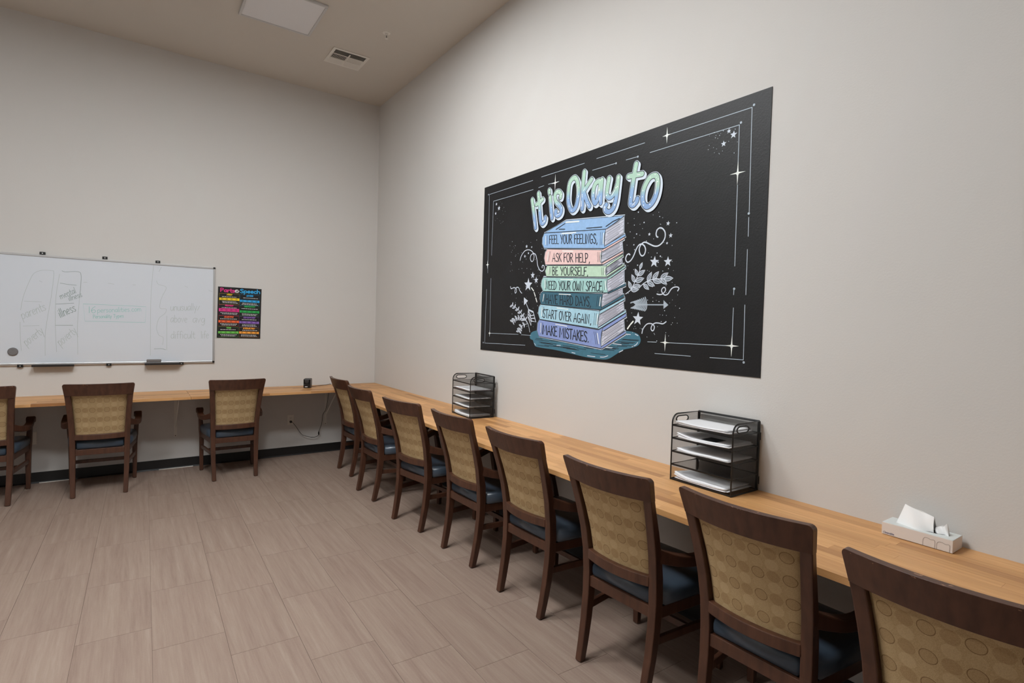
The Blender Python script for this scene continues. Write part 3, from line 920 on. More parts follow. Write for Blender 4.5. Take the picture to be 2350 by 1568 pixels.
blocks = [('NOUN', 'yellow', 400, (420, 545), (238, 725), (450, 475), (505, 532), (345, 610)), ('ADVERB', 'blue', 432, (890, 1050), (735, 1205), (502, 528), (552, 582), (375, 640)),
          ('PRONOUN', 'magenta', 662, (380, 575), (228, 718), (702, 724), (778, 802), (620, 875)), ('PREPOSITION', 'green', 690, (838, 1100), (730, 1200), (757, 778), (808, 832), (640, 885)),
          ('ADJECTIVE', 'orange', 935, (355, 580), (218, 712), (990, 1006), (1046, 1062), (880, 1130)), ('CONJUNCTION', 'purple', 952, (820, 1100), (720, 1193), (1012, 1032), (1066, 1086), (900, 1150)),
          ('VERB', 'lime', 1194, (405, 520), (212, 702), (1256, 1264), (1308, 1316), (1145, 1385)), ('INTERJECTION', 'amber', 1210, (810, 1090), (717, 1190), (1262, 1276), (1312, 1326), (1165, 1395))]
rnd = random.Random(11)
for word, colr, by, (wx0, wx1), (bx0, bx1), (ty0, ty1), (uy0, uy1), (fy0, fy1) in blocks:
    f = FLAT(put_poster)
    f.poly([cp(bx0, ty0), cp(bx1, ty1), cp(bx1, uy1), cp(bx0, uy0)], .0004)
    POX(f.build('colour_band', PM[colr]))
    f = FLAT(put_poster); lettering(f, word, pq(wx0, by - 6, wx1, by + 2, 34), .0040, .0008, slant=.12); POX(f.build('heading', PM[colr]))
    f = FLAT(put_poster); f.ribbon([cp(bx0 + 6, fy0), cp(bx1 - 6, fy0 + 22), cp(bx1 - 10, fy1 + 10), cp(bx0, fy1)], .0009, .0003, closed=True); POX(f.build('box_outline', PM[colr]))
    f = FLAT(put_poster); g = FLAT(put_poster)     # small print, too small to read: word-length bars
    lines = [by + 22, uy0 + 30, uy0 + 58]
    for k, yy in enumerate(lines):
        a, b = bx0 + 40 + rnd.randint(0, 40), bx1 - 40 - rnd.randint(0, 40)
        sl_ = (uy1 - uy0) / (bx1 - bx0)
        x = a
        while x < b:
            ln = rnd.randint(18, 60); e = min(b, x + ln)
            y_ = yy + (x - bx0) * sl_; y2 = yy + (e - bx0) * sl_
            f.poly([cp(x, y_ - 6), cp(e, y2 - 6), cp(e, y2 + 5), cp(x, y_ + 5)], .0006)
            x = e + 10
    nb = rnd.choice((4, 5))
    for k in range(nb):
        xx = bx0 + (bx1 - bx0) * (k + .6) / (nb + .2)
        ym = (ty0 + uy0) / 2 + (uy1 - uy0) * (xx - bx0) / (bx1 - bx0)
        for dy in (-11, 7): g.poly([cp(xx - 28, ym + dy - 4), cp(xx + 22, ym + dy - 2), cp(xx + 22, ym + dy + 5), cp(xx - 28, ym + dy + 3)], .0006)
    tag(POX(f.build('small_print', PM['white'])), kind='stuff')
    tag(POX(g.build('small_print', M_POSTER)), kind='stuff')

# ------------------------------------------------------------------ mural
MU0, MU1, MZ0, MZ1 = 2.3663, 4.8173, 1.2803, 2.6124
mu = thing('wall_mural', 'large black wall mural of a stack of books reading It is Okay to', 'mural', (0, -(MU0 + MU1) / 2, MZ0))
def MUX(o):
    o.parent = mu; o.matrix_parent_inverse = Matrix.Translation(-mu.location); return o
def mural_black():
    t = NT('mural_black')
    co = t.objco()
    f = t.noise(co, 5, 3)
    t.l(t.ramp(f, [(.3, s2l((20, 20, 21))), (.7, s2l((26, 26, 28)))]), t.b.inputs['Base Color'])
    t.b.inputs['Roughness'].default_value = .48
    t.b.inputs['Specular IOR Level'].default_value = .35
    t.bump(t.noise(co, 110, 3, .55), .35, .0025)
    return t.m
MUX(MB().box(-.004, -.0006, -MU1, -MU0, MZ0, MZ1).build('printed_panel', mural_black()))
def put_mural(u, v, d): return (-.0042 - d, -u, v)
def FM(): return FLAT(put_mural)
def cA(x, y): return on_right(1090 + x / 2.2394, 180 + y / 2.2394)
def c1(x, y): return on_right(1200 + x / 9.222, 370 + y / 9.222)
def c2(x, y): return on_right(1360 + x / 9.222, 360 + y / 9.222)
def c3(x, y): return on_right(1230 + x / 8.709, 480 + y / 8.709)
def c4(x, y): return on_right(1200 + x / 8.103, 650 + y / 8.103)
def c5(x, y): return on_right(1160 + x / 6.273, 540 + y / 6.273)
def c6(x, y): return on_right(1430 + x / 9.8, 480 + y / 9.8)
def c7(x, y): return on_right(1430 + x / 7.467, 580 + y / 7.467)
def pr_(name, rgb, **k): return plain('mural_' + name, rgb, .5, **k)
K = {'chalk': pr_('chalk', (206, 214, 226)), 'chalkline': pr_('chalk_line', (170, 182, 194)), 'pale': pr_('pale_outline', (208, 220, 232)), 'ink': pr_('ink', (34, 40, 48)), 'page': pr_('page', (206, 209, 222)), 'pageline': pr_('page_line', (92, 96, 110)),
     'sparkle': pr_('sparkle', (236, 240, 236)), 'leaf': pr_('leaf', (124, 134, 144)), 'base': pr_('base_teal', (66, 116, 136), grain=(30, .06)),
     'b0': pr_('book_blue', (146, 182, 222), grain=(40, .05)), 'b1': pr_('book_pink', (232, 198, 194), grain=(40, .04)), 'b2': pr_('book_green', (188, 216, 192), grain=(40, .05)), 'b3': pr_('book_mint', (164, 206, 202), grain=(40, .05)),
     'b4': pr_('book_teal', (60, 104, 122), grain=(40, .06)), 'b5': pr_('book_sky', (166, 206, 222), grain=(40, .05)), 'b6': pr_('book_periwinkle', (136, 154, 206), grain=(40, .05))}
def grad_mat():
    t = NT('mural_title_gradient')
    uv = t.n('ShaderNodeUVMap', uv_map='uv'); sp = t.n('ShaderNodeSeparateXYZ'); t.l(uv.outputs[0], sp.inputs[0])
    t.l(t.ramp(sp.outputs[1], [(0.0, s2l((134, 164, 208))), (0.40, s2l((142, 176, 216))), (0.52, s2l((160, 196, 202))), (0.62, s2l((172, 206, 188))), (1.0, s2l((176, 210, 190)))]), t.b.inputs['Base Color'])
    t.b.inputs['Roughness'].default_value = .5
    return t.m
K['grad'] = grad_mat()

# border lines and corner sparkles
b = FM()
LW = .0034
segs = [[(77, 597), (300, 525)], [(345, 507), (565, 437)], [(628, 413), (875, 332)], [(990, 293), (1427, 150)],
        [(1427, 150), (1412, 690)], [(1410, 715), (1407, 812)], [(1403, 880), (1395, 1112)], [(1390, 1165), (1382, 1446)],
        [(1382, 1447), (1210, 1435)], [(1110, 1428), (927, 1414)], [(260, 1372), (52, 1360)], [(77, 597), (68, 1000)], [(62, 1085), (52, 1360)],
        [(98, 632), (302, 572)], [(330, 562), (357, 552)], [(380, 545), (435, 530)], [(607, 473), (723, 438)], [(780, 420), (840, 403)], [(903, 382), (1362, 240)],
        [(1362, 240), (1353, 500)], [(1352, 550), (1338, 965)], [(1334, 1080), (1332, 1112)], [(1331, 1180), (1322, 1400)],
        [(1322, 1375), (980, 1358)], [(935, 1356), (890, 1354)], [(78, 1310), (225, 1316)], [(240, 1318), (290, 1321)], [(98, 632), (88, 910)], [(85, 1028), (78, 1325)]]
for sg in segs: b.ribbon([cA(*q) for q in sg], LW, .0003)
for (x, y) in ((1437, 137), (1370, 228), (1410, 695), (1335, 1082), (1384, 1460), (45, 1358), (72, 598), (840, 403), (728, 437)): b.dot(*cA(x, y), .006, .0003)
MUX(b.build('border_lines', K['chalkline']))
for (x, y, r) in ((990, 293, .045), (415, 537, .06), (1353, 487, .06), (67, 958, .035), (78, 1310, .03), (980, 1358, .05), (1322, 1375, .055)):
    f = FM(); u0, v0 = cA(x, y)
    for dx, dy in ((0, 1), (1, 0)):
        q = r * (1 if dy else .7)
        f.poly([(u0 - dx * q - dy * .0025, v0 - dy * q - dx * .0025), (u0 + .0025 * dy + dx * 0, v0 - .0025 * dx - dy * q), (u0 + dx * q + dy * .004, v0 + dx * 0), (u0 + .0025 * dy, v0 + dy * q + .0025 * dx), (u0 - .0025 * dy - 0 * dx, v0 + dy * q), (u0 - dx * q - dy * .004, v0 + dx * 0)] if False else
               [(u0 - dx * q, v0 - dy * q), (u0 + dy * .0045, v0 - dx * .0045), (u0 + dx * q, v0 + dy * q), (u0 - dy * .0045, v0 + dx * .0045)], .0006)
    f.star(u0, v0, .011, .0008, inner=.6)
    MUX(f.build('sparkle', K['sparkle']))

# the stand the painted books lie on
f = FM()
bp_ = smooth([(270, 880), (180, 910), (140, 980), (150, 1040), (195, 1062), (220, 1140), (280, 1190), (600, 1240), (900, 1310), (1200, 1380), (1500, 1420), (1620, 1400), (1750, 1320), (1880, 1240), (2050, 1200), (2160, 1150), (2200, 1060), (2160, 960), (2060, 910), (1950, 890)], 4)
f.poly([c4(*q) for q in bp_], .0003)
rs = MUX(f.build('painted_stand', K['base']))
f = FM(); g = FM(); rnd = random.Random(5)
for k in range(34):
    x0 = rnd.uniform(230, 1900); ln = rnd.uniform(120, 330); sl_ = .12
    y0 = 1000 + (x0 - 200) * .17 + rnd.uniform(-10, 150) if x0 < 1350 else 1190 - (x0 - 1450) * .42 + rnd.uniform(-10, 120)
    if y0 < 960: continue
    f.ribbon([c4(x0, y0), c4(x0 + ln, y0 + ln * sl_ * (1 if x0 < 1350 else .6))], .0032, .0005, caps=False)
for q in ([(2040, 1180), (2110, 1150), (2145, 1105)], [(1450, 1375), (1520, 1375), (1590, 1350)], [(1210, 1350), (1350, 1368)], [(920, 1290), (980, 1305)], [(225, 1120), (245, 1155)], [(1800, 1285), (1868, 1250)], [(1690, 1125), (1840, 1145)], [(1520, 1195), (1675, 1205)], [(2100, 950), (2150, 975)], [(640, 1158), (710, 1160)], [(1940, 950), (2010, 958)]):
    g.ribbon([c4(*p) for p in smooth(q, 4)], .005, .0005)
o = tag(f.build('hatching', K['ink']), kind='stuff'); o.parent = rs
o = tag(g.build('highlights', K['chalk']), kind='stuff'); o.parent = rs

# painted books, bottom one first
def px_(pts, fn): return [fn(*q) for q in pts]
def toP(fn_from, pts): return pts
B = []
B.append(('b0', c3, [(185, 485), (1410, 408), (1385, 540), (1380, 690), (1395, 790), (180, 785), (145, 690), (150, 580)], [(1410, 410), (1775, 190), (1765, 490), (1385, 745)], [[(1385, 745), (1795, 500), (1812, 540), (1395, 790)]], [(195, 478), (615, 232), (1790, 132), (1420, 402)],
          'FEEL YOUR FEELINGS,', [(285, 530), (1250, 495), (1250, 690), (285, 695)]))
B.append(('b1', c3, [(250, 800), (1335, 820), (1300, 950), (1310, 1060), (1350, 1112), (205, 1115), (185, 980), (205, 870)], [(1340, 840), (1740, 610), (1745, 840), (1325, 1075)], [[(1340, 815), (1790, 560), (1780, 605), (1345, 855)], [(1335, 1078), (1762, 838), (1757, 882), (1355, 1112)]], None,
          'ASK FOR HELP,', [(350, 885), (1090, 890), (1100, 1070), (345, 1050)]))
B.append(('b2', c3, [(245, 1130), (1430, 1135), (1400, 1250), (1425, 1362), (225, 1347), (205, 1240)], [(1440, 1150), (1735, 945), (1735, 1100), (1435, 1318)], [[(1420, 1125), (1762, 900), (1757, 942), (1440, 1158)], [(1430, 1318), (1782, 1092), (1777, 1132), (1430, 1362)]], None,
          'BE YOURSELF,', [(345, 1160), (1065, 1165), (1065, 1330), (345, 1320)]))
B.append(('b3', on_right, [(1249, 636.5), (1395, 640), (1393.5, 655), (1397, 672.5), (1249, 669), (1243.5, 656), (1245, 645)], [(1396, 641), (1434, 614), (1433, 647), (1397, 671)], [[(1395, 639), (1438, 610), (1437, 615), (1397, 643)]], None,
          'NEED YOUR OWN SPACE,', [(1254.7, 645.9), (1387.9, 646.4), (1386.8, 669.1), (1254.3, 664.2)]))
B.append(('b4', c4, [(385, 160), (1500, 205), (1470, 330), (1475, 450), (1465, 497), (350, 392), (330, 280), (350, 190)], [(1500, 212), (1862, 70), (1862, 220), (1478, 455)], [[(1600, 175), (1930, 5), (1925, 45), (1600, 200)], [(1475, 455), (1895, 205), (1895, 255), (1468, 497)]], None,
          'HAVE HARD DAYS,', [(440, 215), (1285, 255), (1285, 435), (440, 375)]))
B.append(('b5', c4, [(350, 396), (1440, 520), (1420, 640), (1405, 760), (1420, 852), (330, 672), (300, 560), (315, 450)], [(1445, 570), (1880, 320), (1892, 510), (1410, 835)], [[(1440, 518), (1912, 268), (1905, 312), (1445, 578)], [(1408, 832), (1928, 505), (1932, 550), (1420, 862)]], None,
          'START OVER AGAIN,', [(390, 485), (1290, 590), (1290, 765), (385, 640)]))
B.append(('b6', c4, [(325, 680), (1420, 870), (1500, 830), (1475, 950), (1460, 1100), (1475, 1218), (310, 987), (280, 870), (290, 750)], [(1490, 895), (1892, 640), (1897, 890), (1478, 1195)], [[(1500, 828), (1932, 562), (1938, 622), (1508, 895)], [(1470, 1180), (1925, 890), (1928, 938), (1478, 1225)]], None,
          'MAKE MISTAKES.', [(388, 775), (1245, 910), (1245, 1100), (385, 945)]))
rnd = random.Random(9)
for bi, (colk, fn, spine, pages, strips, top, text, tq) in reversed(list(enumerate(B))):
    D = .0008 + (6 - bi) * .0001
    f = FM()
    for poly in [pages] + strips + ([top] if top else []) + [spine]:
        f.ribbon(px_(poly, fn), .013, D, 0, closed=True)
        f.poly(px_(poly, fn), D, 0)
    back = MUX(f.build('painted_book', K['pale']))
    f = FM(); f.poly(px_(pages, fn), D + .0012); o = f.build('painted_pages', K['page']); o.parent = back
    f = FM()                                       # page lines
    a, b_, c_, d_ = [Vector(fn(*q)) for q in pages]
    n = 13
    for k in range(1, n):
        t = k / n + rnd.uniform(-.02, .02)
        p0 = a.lerp(d_, t); p1 = b_.lerp(c_, t)
        s0, s1 = rnd.uniform(0, .25), rnd.uniform(.7, 1)
        if k % 3 == 0: s0, s1 = 0, 1
        p0, p1 = p0.lerp(p1, s0), p0.lerp(p1, s1)
        f.ribbon([tuple(p0), tuple(p1)], .0019, D + .0016, caps=False)
    f.ribbon(px_(pages, fn), .0026, D + .0016, closed=True)
    o = tag(f.build('page_lines', K['pageline']), kind='stuff'); o.parent = back
    f = FM()
    for st in strips: f.poly(px_(st, fn), D + .0020)
    sp_ = px_(spine, fn)
    f.poly(sp_, D + .0024)
    if top: f.poly(px_(top, fn), D + .0020)
    o = f.build('painted_cover', K[colk]); o.parent = back
    f = FM()
    f.ribbon(sp_, .0030, D + .0028, closed=True, caps=False)
    for st in strips + ([top] if top else []): f.ribbon(px_(st, fn), .0026, D + .0026, closed=True, caps=False)
    # double lines near the ends of the spine
    S = [Vector(q) for q in sp_]
    TLs, TRs = S[0], S[1]
    BLs = min(S, key=lambda q: q.x + q.y); BRs = max(S[2:], key=lambda q: q.x - q.y * 1.0)
    for tt in (.045, .065, .93, .955):
        t0, t1 = TLs.lerp(TRs, tt), BLs.lerp(BRs, tt)
        f.ribbon([tuple(t0.lerp(t1, .15)), tuple(t0.lerp(t1, .82))], .0026, D + .0028)
    o = tag(f.build('cover_lines', K['ink']), kind='stuff'); o.parent = back
    f = FM()
    for tt in (.03, .975):
        t0, t1 = TLs.lerp(TRs, tt), BLs.lerp(BRs, tt)
        f.ribbon([tuple(t0.lerp(t1, .2)), tuple(t0.lerp(t1, .75))], .006, D + .0027)
    t0, t1 = TLs.lerp(TRs, .3), TLs.lerp(TRs, .5)
    f.ribbon([(t0.x, t0.y - .012), (t1.x, t1.y - .012)], .005, D + .0027)
    o = tag(f.build('cover_highlights', K['sparkle']), kind='stuff'); o.parent = back
    f = FM(); lettering(f, text, px_(tq, fn), .0062 if bi < 6 else .0078, D + .0032)
    o = f.build('spine_lettering', K['ink']); o.parent = back
f = FM()
for q in ([(420, 410), (600, 290)], [(480, 405), (600, 405)], [(1030, 385), (1340, 362)], [(1420, 350), (1560, 250), (1690, 190)]):
    f.ribbon([c3(*p) for p in q], .005, .0052)
tag(MUX(f.build('painted_crease', K['ink'])), kind='stuff')
f = FM(); f.ribbon([c3(620, 268), c3(880, 250)], .009, .0053); f.ribbon([c3(550, 488), c3(820, 472)], .006, .0053); MUX(f.build('painted_glint', K['sparkle']))

# title lettering
T = []
T.append(('I', c1, [([(222, 822), (258, 1120), (292, 1412)], 0)]))
T.append(('t', c1, [([(355, 690), (372, 900), (392, 1170), (405, 1285), (440, 1325), (485, 1275), (497, 1205)], 0), ([(308, 925), (370, 880), (440, 812)], 0)]))
T.append(('i', c1, [([(603, 765), (620, 1000), (641, 1205)], 0), ([(583, 625), (588, 670)], 0)]))
T.append(('s', c1, [([(822, 770), (830, 705), (792, 655), (735, 665), (702, 745), (720, 850), (790, 935), (838, 1020), (818, 1115), (762, 1158), (718, 1125), (722, 1065)], 0)]))
T.append(('O', c1, [([(1115, 355), (1020, 460), (988, 690), (992, 890), (1055, 1045), (1140, 990), (1190, 800), (1202, 600), (1178, 430)], 1)]))
T.append(('k', c1, [([(1325, 235), (1302, 500), (1290, 800), (1280, 1010)], 0), ([(1478, 395), (1400, 510), (1315, 645)], 0), ([(1325, 690), (1380, 850), (1432, 960)], 0)]))
T.append(('a', c2, [([(175, 520), (90, 570), (45, 700), (38, 870), (72, 985), (125, 920), (165, 760), (185, 600)], 1), ([(225, 495), (207, 700), (195, 980)], 0)]))
T.append(('y', c2, [([(375, 465), (350, 600), (325, 780), (360, 865), (425, 850), (500, 740), (560, 560)], 0), ([(573, 440), (545, 700), (510, 950), (455, 1105), (370, 1172), (300, 1140), (288, 1070), (315, 1025)], 0)]))
T.append(('t', c2, [([(950, 160), (905, 400), (870, 640), (835, 900), (832, 1005), (885, 1030), (950, 960), (972, 895)], 0), ([(785, 425), (900, 402), (1075, 368)], 0)]))
T.append(('o', c2, [([(1345, 400), (1235, 450), (1135, 620), (1090, 800), (1095, 970), (1170, 1060), (1280, 990), (1365, 820), (1405, 610), (1395, 455)], 1)]))
SW = .0335
rnd = random.Random(3)
for ch, fn, strokes in T:
    lines = []
    for pts, closed in strokes:
        lines.append(([fn(*q) for q in smooth(pts, 6, bool(closed))], bool(closed)))
    allp = [q for l, c in lines for q in l]
    vmin, vmax = min(q[1] for q in allp) - .02, max(q[1] for q in allp) + .02
    vf = lambda u, v_, a=vmin, b_=vmax: (v_ - a) / (b_ - a)
    f = FM()
    for k in range(6):
        du, dv = .0026 * k, -.0024 * k
        for l, c in lines: f.ribbon([(q[0] + du, q[1] + dv) for q in l], SW + .0085, .0054, closed=c)
    root = MUX(f.build('title_letter', K['pale']))
    f = FM()
    for l, c in lines: f.ribbon(l, SW + .003, .0058, closed=c)
    o = f.build('letter_outline', K['ink']); o.parent = root
    f = FM()
    for l, c in lines: f.ribbon(l, SW - .005, .0062, closed=c, vfun=vf)
    o = f.build('letter_fill', K['grad']); o.parent = root
    f = FM()
    for l, c in lines:
        for k in range(max(2, len(l) // 6)):
            q = l[rnd.randrange(len(l))]
            f.dot(q[0] + rnd.uniform(-.008, .008), q[1] + rnd.uniform(-.006, .006), rnd.uniform(.002, .0045), .0066)
        q = l[int(len(l) * .85)]; q2 = l[int(len(l) * .72)]
        f.ribbon([(q[0] - .008, q[1]), (q2[0] - .008, q2[1])], .004, .0066)
    o = tag(f.build('letter_sparkles', K['sparkle']), kind='stuff'); o.parent = root

# stars, swirls, sprigs and arrows around the books
def star_at(fn, x, y, r, name='painted_star', key='chalk', rot=0.0):
    u0, v0 = fn(x, y); v1 = fn(x, y - r)[1]
    f = FM(); f.star(u0, v0, abs(v1 - v0) * 1.08, .0006, rot=rot); MUX(f.build(name, K[key]))
for (fn, x, y, r, rot) in ((c5, 335, 715, 92, .05), (c5, 400, 578, 48, 0), (c5, 450, 648, 48, 0), (c5, 312, 163, 26, .1), (c5, 385, 172, 16, 0), (c5, 338, 260, 18, 0), (c5, 287, 304, 23, 0),
                      (c6, 715, 1190, 125, .1), (c6, 1020, 1185, 112, 0), (c6, 1025, 324, 54, .15), (c6, 1083, 596, 55, 0), (c6, 603, 569, 38, .1), (c6, 1000, 768, 32, 0), (c7, 262, 1135, 112, .06),
                      (cA, 113, 647, 8, 0), (cA, 126, 668, 12, 0), (cA, 109, 695, 8, 0), (cA, 1308, 272, 12, 0), (cA, 1332, 290, 19, .1), (cA, 1281, 337, 15, 0)):
    star_at(fn, x, y, r, rot=rot)
SWL = [(c5, [(217, 362), (240, 290), (290, 225), (350, 212), (400, 245), (420, 300), (410, 360), (385, 380), (365, 340), (375, 290), (410, 265), (440, 280), (460, 350), (470, 430), (500, 500), (540, 518), (568, 480), (560, 440), (540, 437), (533, 465)]),
       (c5, [(80, 740), (90, 770), (130, 755), (160, 770), (165, 810), (150, 835), (143, 800), (165, 755), (195, 755), (215, 800), (240, 835)]),
       (c6, [(165, 1030), (140, 1010), (95, 1040), (70, 1120), (90, 1180), (130, 1195), (190, 1150), (250, 1050), (310, 900), (370, 810), (430, 790), (490, 830), (518, 920), (490, 1020), (440, 1055), (395, 1010), (375, 910), (410, 810), (470, 755), (530, 752), (620, 795), (720, 835), (810, 825), (900, 750), (955, 640), (955, 520), (900, 440), (840, 425), (780, 470), (755, 560), (770, 620), (795, 632)]),
       (c7, [(590, 710), (640, 720), (690, 705), (735, 650), (725, 600), (690, 605), (668, 650), (690, 700), (730, 728), (780, 705), (830, 630), (880, 595), (940, 590), (967, 615), (945, 655)]),
       (c7, [(332, 1383), (350, 1310), (400, 1240), (450, 1215), (510, 1225), (545, 1270), (530, 1330), (505, 1338), (488, 1300), (510, 1240), (560, 1208), (620, 1208), (690, 1220), (745, 1185)])]
for i, (fn, pts) in enumerate(SWL):
    f = FM(); f.ribbon([fn(*q) for q in smooth(pts, 5)], .0062 if i != 2 else .0075, .0005); MUX(f.build('painted_swirl', K['chalk']))
def leaf(f, fo, base, tip, fn, wd, d):
    a, b_ = Vector(fn(*base)), Vector(fn(*tip)); t = b_ - a; n = Vector((-t.y, t.x)).normalized() * wd * t.length
    L = [tuple(a + t * (k / 6) + n * math.sin(PI * (k / 6) ** .8)) for k in range(7)]
    R = [tuple(a + t * (k / 6) - n * math.sin(PI * (k / 6) ** .8)) for k in range(1, 6)][::-1]
    f.poly(L + R, d); fo.ribbon(L + R, .0038, d + .0003, closed=True, caps=False); fo.ribbon([tuple(a), tuple(a + t * .8)], .003, d + .0003)
for stem, leaves in (([(55, 708), (140, 640), (210, 510), (265, 395), (300, 290)], [((295, 280), (340, 172)), ((260, 395), (215, 282)), ((270, 392), (385, 302)), ((210, 508), (158, 378)), ((222, 495), (368, 440)), ((150, 620), (102, 492)), ((180, 590), (305, 560)), ((145, 640), (278, 632))]),
                     ([(280, 610), (350, 540), (430, 490), (520, 460), (650, 450), (720, 450)], [((360, 545), (452, 632)), ((425, 490), (500, 335)), ((425, 505), (550, 572)), ((515, 460), (622, 325)), ((520, 465), (668, 515)), ((650, 448), (782, 348)), ((655, 455), (760, 543)), ((710, 455), (865, 438))])):
    f, fo = FM(), FM()
    for a, b_ in leaves: leaf(f, fo, a, b_, c7, .22, .0005)
    fo.ribbon([c7(*q) for q in smooth(stem, 4)], .005, .0009)
    o = tag(MUX(f.build('painted_sprig', K['leaf'])), kind='stuff'); q = tag(fo.build('sprig_lines', K['chalk']), kind='stuff'); q.parent = o
for stem in ([(110, 1010), (190, 1070), (260, 1160), (330, 1270), (358, 1395)], [(115, 1240), (170, 1195), (240, 1195), (300, 1230), (330, 1280)], [(205, 1380), (240, 1310), (320, 1275)]):
    f, fo = FM(), FM()
    S = smooth(stem, 4)
    fo.ribbon([c5(*q) for q in S], .004, .0009)
    for k in range(0, len(S) - (5 if len(S) > 12 else 1), 2):
        x, y = S[k]; ex, ey = S[k + 1][0] - x, S[k + 1][1] - y; L = math.hypot(ex, ey); nx, ny = -ey / L, ex / L
        for sg in (-1, 1):
            leaf(f, fo, (x, y), (x + sg * nx * 38 - ex / L * 20, y + sg * ny * 38 - ey / L * 20), c5, .2, .0005)
    o = tag(MUX(f.build('painted_sprig', K['leaf'])), kind='stuff'); q = fo.build('sprig_lines', K['chalk']); q.parent = o
f = FM()
f.poly([c5(273, 895), c5(332, 945), c5(275, 1008)], .0006); f.ribbon([c5(300, 970), c5(340, 1068)], .006, .0006)
for pts in ([(338, 1068), (330, 1175), (376, 1300), (380, 1235), (444, 1250), (406, 1100), (338, 1068)], [(336, 1100), (375, 1160), (420, 1150)], [(334, 1135), (374, 1200), (432, 1195)], [(352, 1085), (408, 1112)], [(340, 1180), (376, 1240)], [(338, 1068), (385, 1240)]):
    f.ribbon([c5(*q) for q in pts], .0065, .0006)
MUX(f.build('painted_arrow', K['chalk']))
f = FM()
f.poly([c7(703, 815), c7(785, 898), c7(702, 965)], .0006); f.ribbon([c7(240, 893), c7(705, 895)], .0062, .0006)
for k in range(9):
    x = 225 + k * 23
    f.ribbon([c7(*q) for q in smooth([(x + 8, 893), (x - 40 + k * 4, 850 - k * 5), (x - 85 + k * 8, 862 - k * 12)], 4)], .0072, .0006)
    f.ribbon([c7(*q) for q in smooth([(x + 8, 893), (x - 35 + k * 4, 930 + k * 4), (x - 78 + k * 6, 950 + k * 6)], 4)], .0072, .0006)
MUX(f.build('painted_arrow', K['leaf'] if False else K['chalkline']))
for fn, a, b_ in ((c5, (382, 758), (412, 800)), (c5, (420, 825), (437, 878)), (c5, (444, 905), (460, 960)), (c7, (85, 1303), (125, 1245)), (c7, (138, 1228), (180, 1180))):
    f = FM(); f.ribbon([fn(*a), fn(*b_)], .009, .0006); MUX(f.build('painted_dash', K['sparkle']))
f = FM(); rnd = random.Random(21)
for (fn, x0, x1, y0, y1, n) in ((c5, 70, 560, 60, 1380, 80), (c6, 80, 1230, 60, 1560, 44), (c7, 60, 980, 250, 1520, 60), (cA, 105, 165, 630, 760, 18), (cA, 1200, 1355, 255, 400, 26)):
    for k in range(n):
        f.dot(*fn(rnd.uniform(x0, x1), rnd.uniform(y0, y1)), rnd.choice((.0016, .002, .002, .0028, .0042 if fn in (c6,) else .0022)) * (.7 if fn is cA else 1), .0004, seg=7)
tag(MUX(f.build('painted_specks', K['chalk'])), kind='stuff')

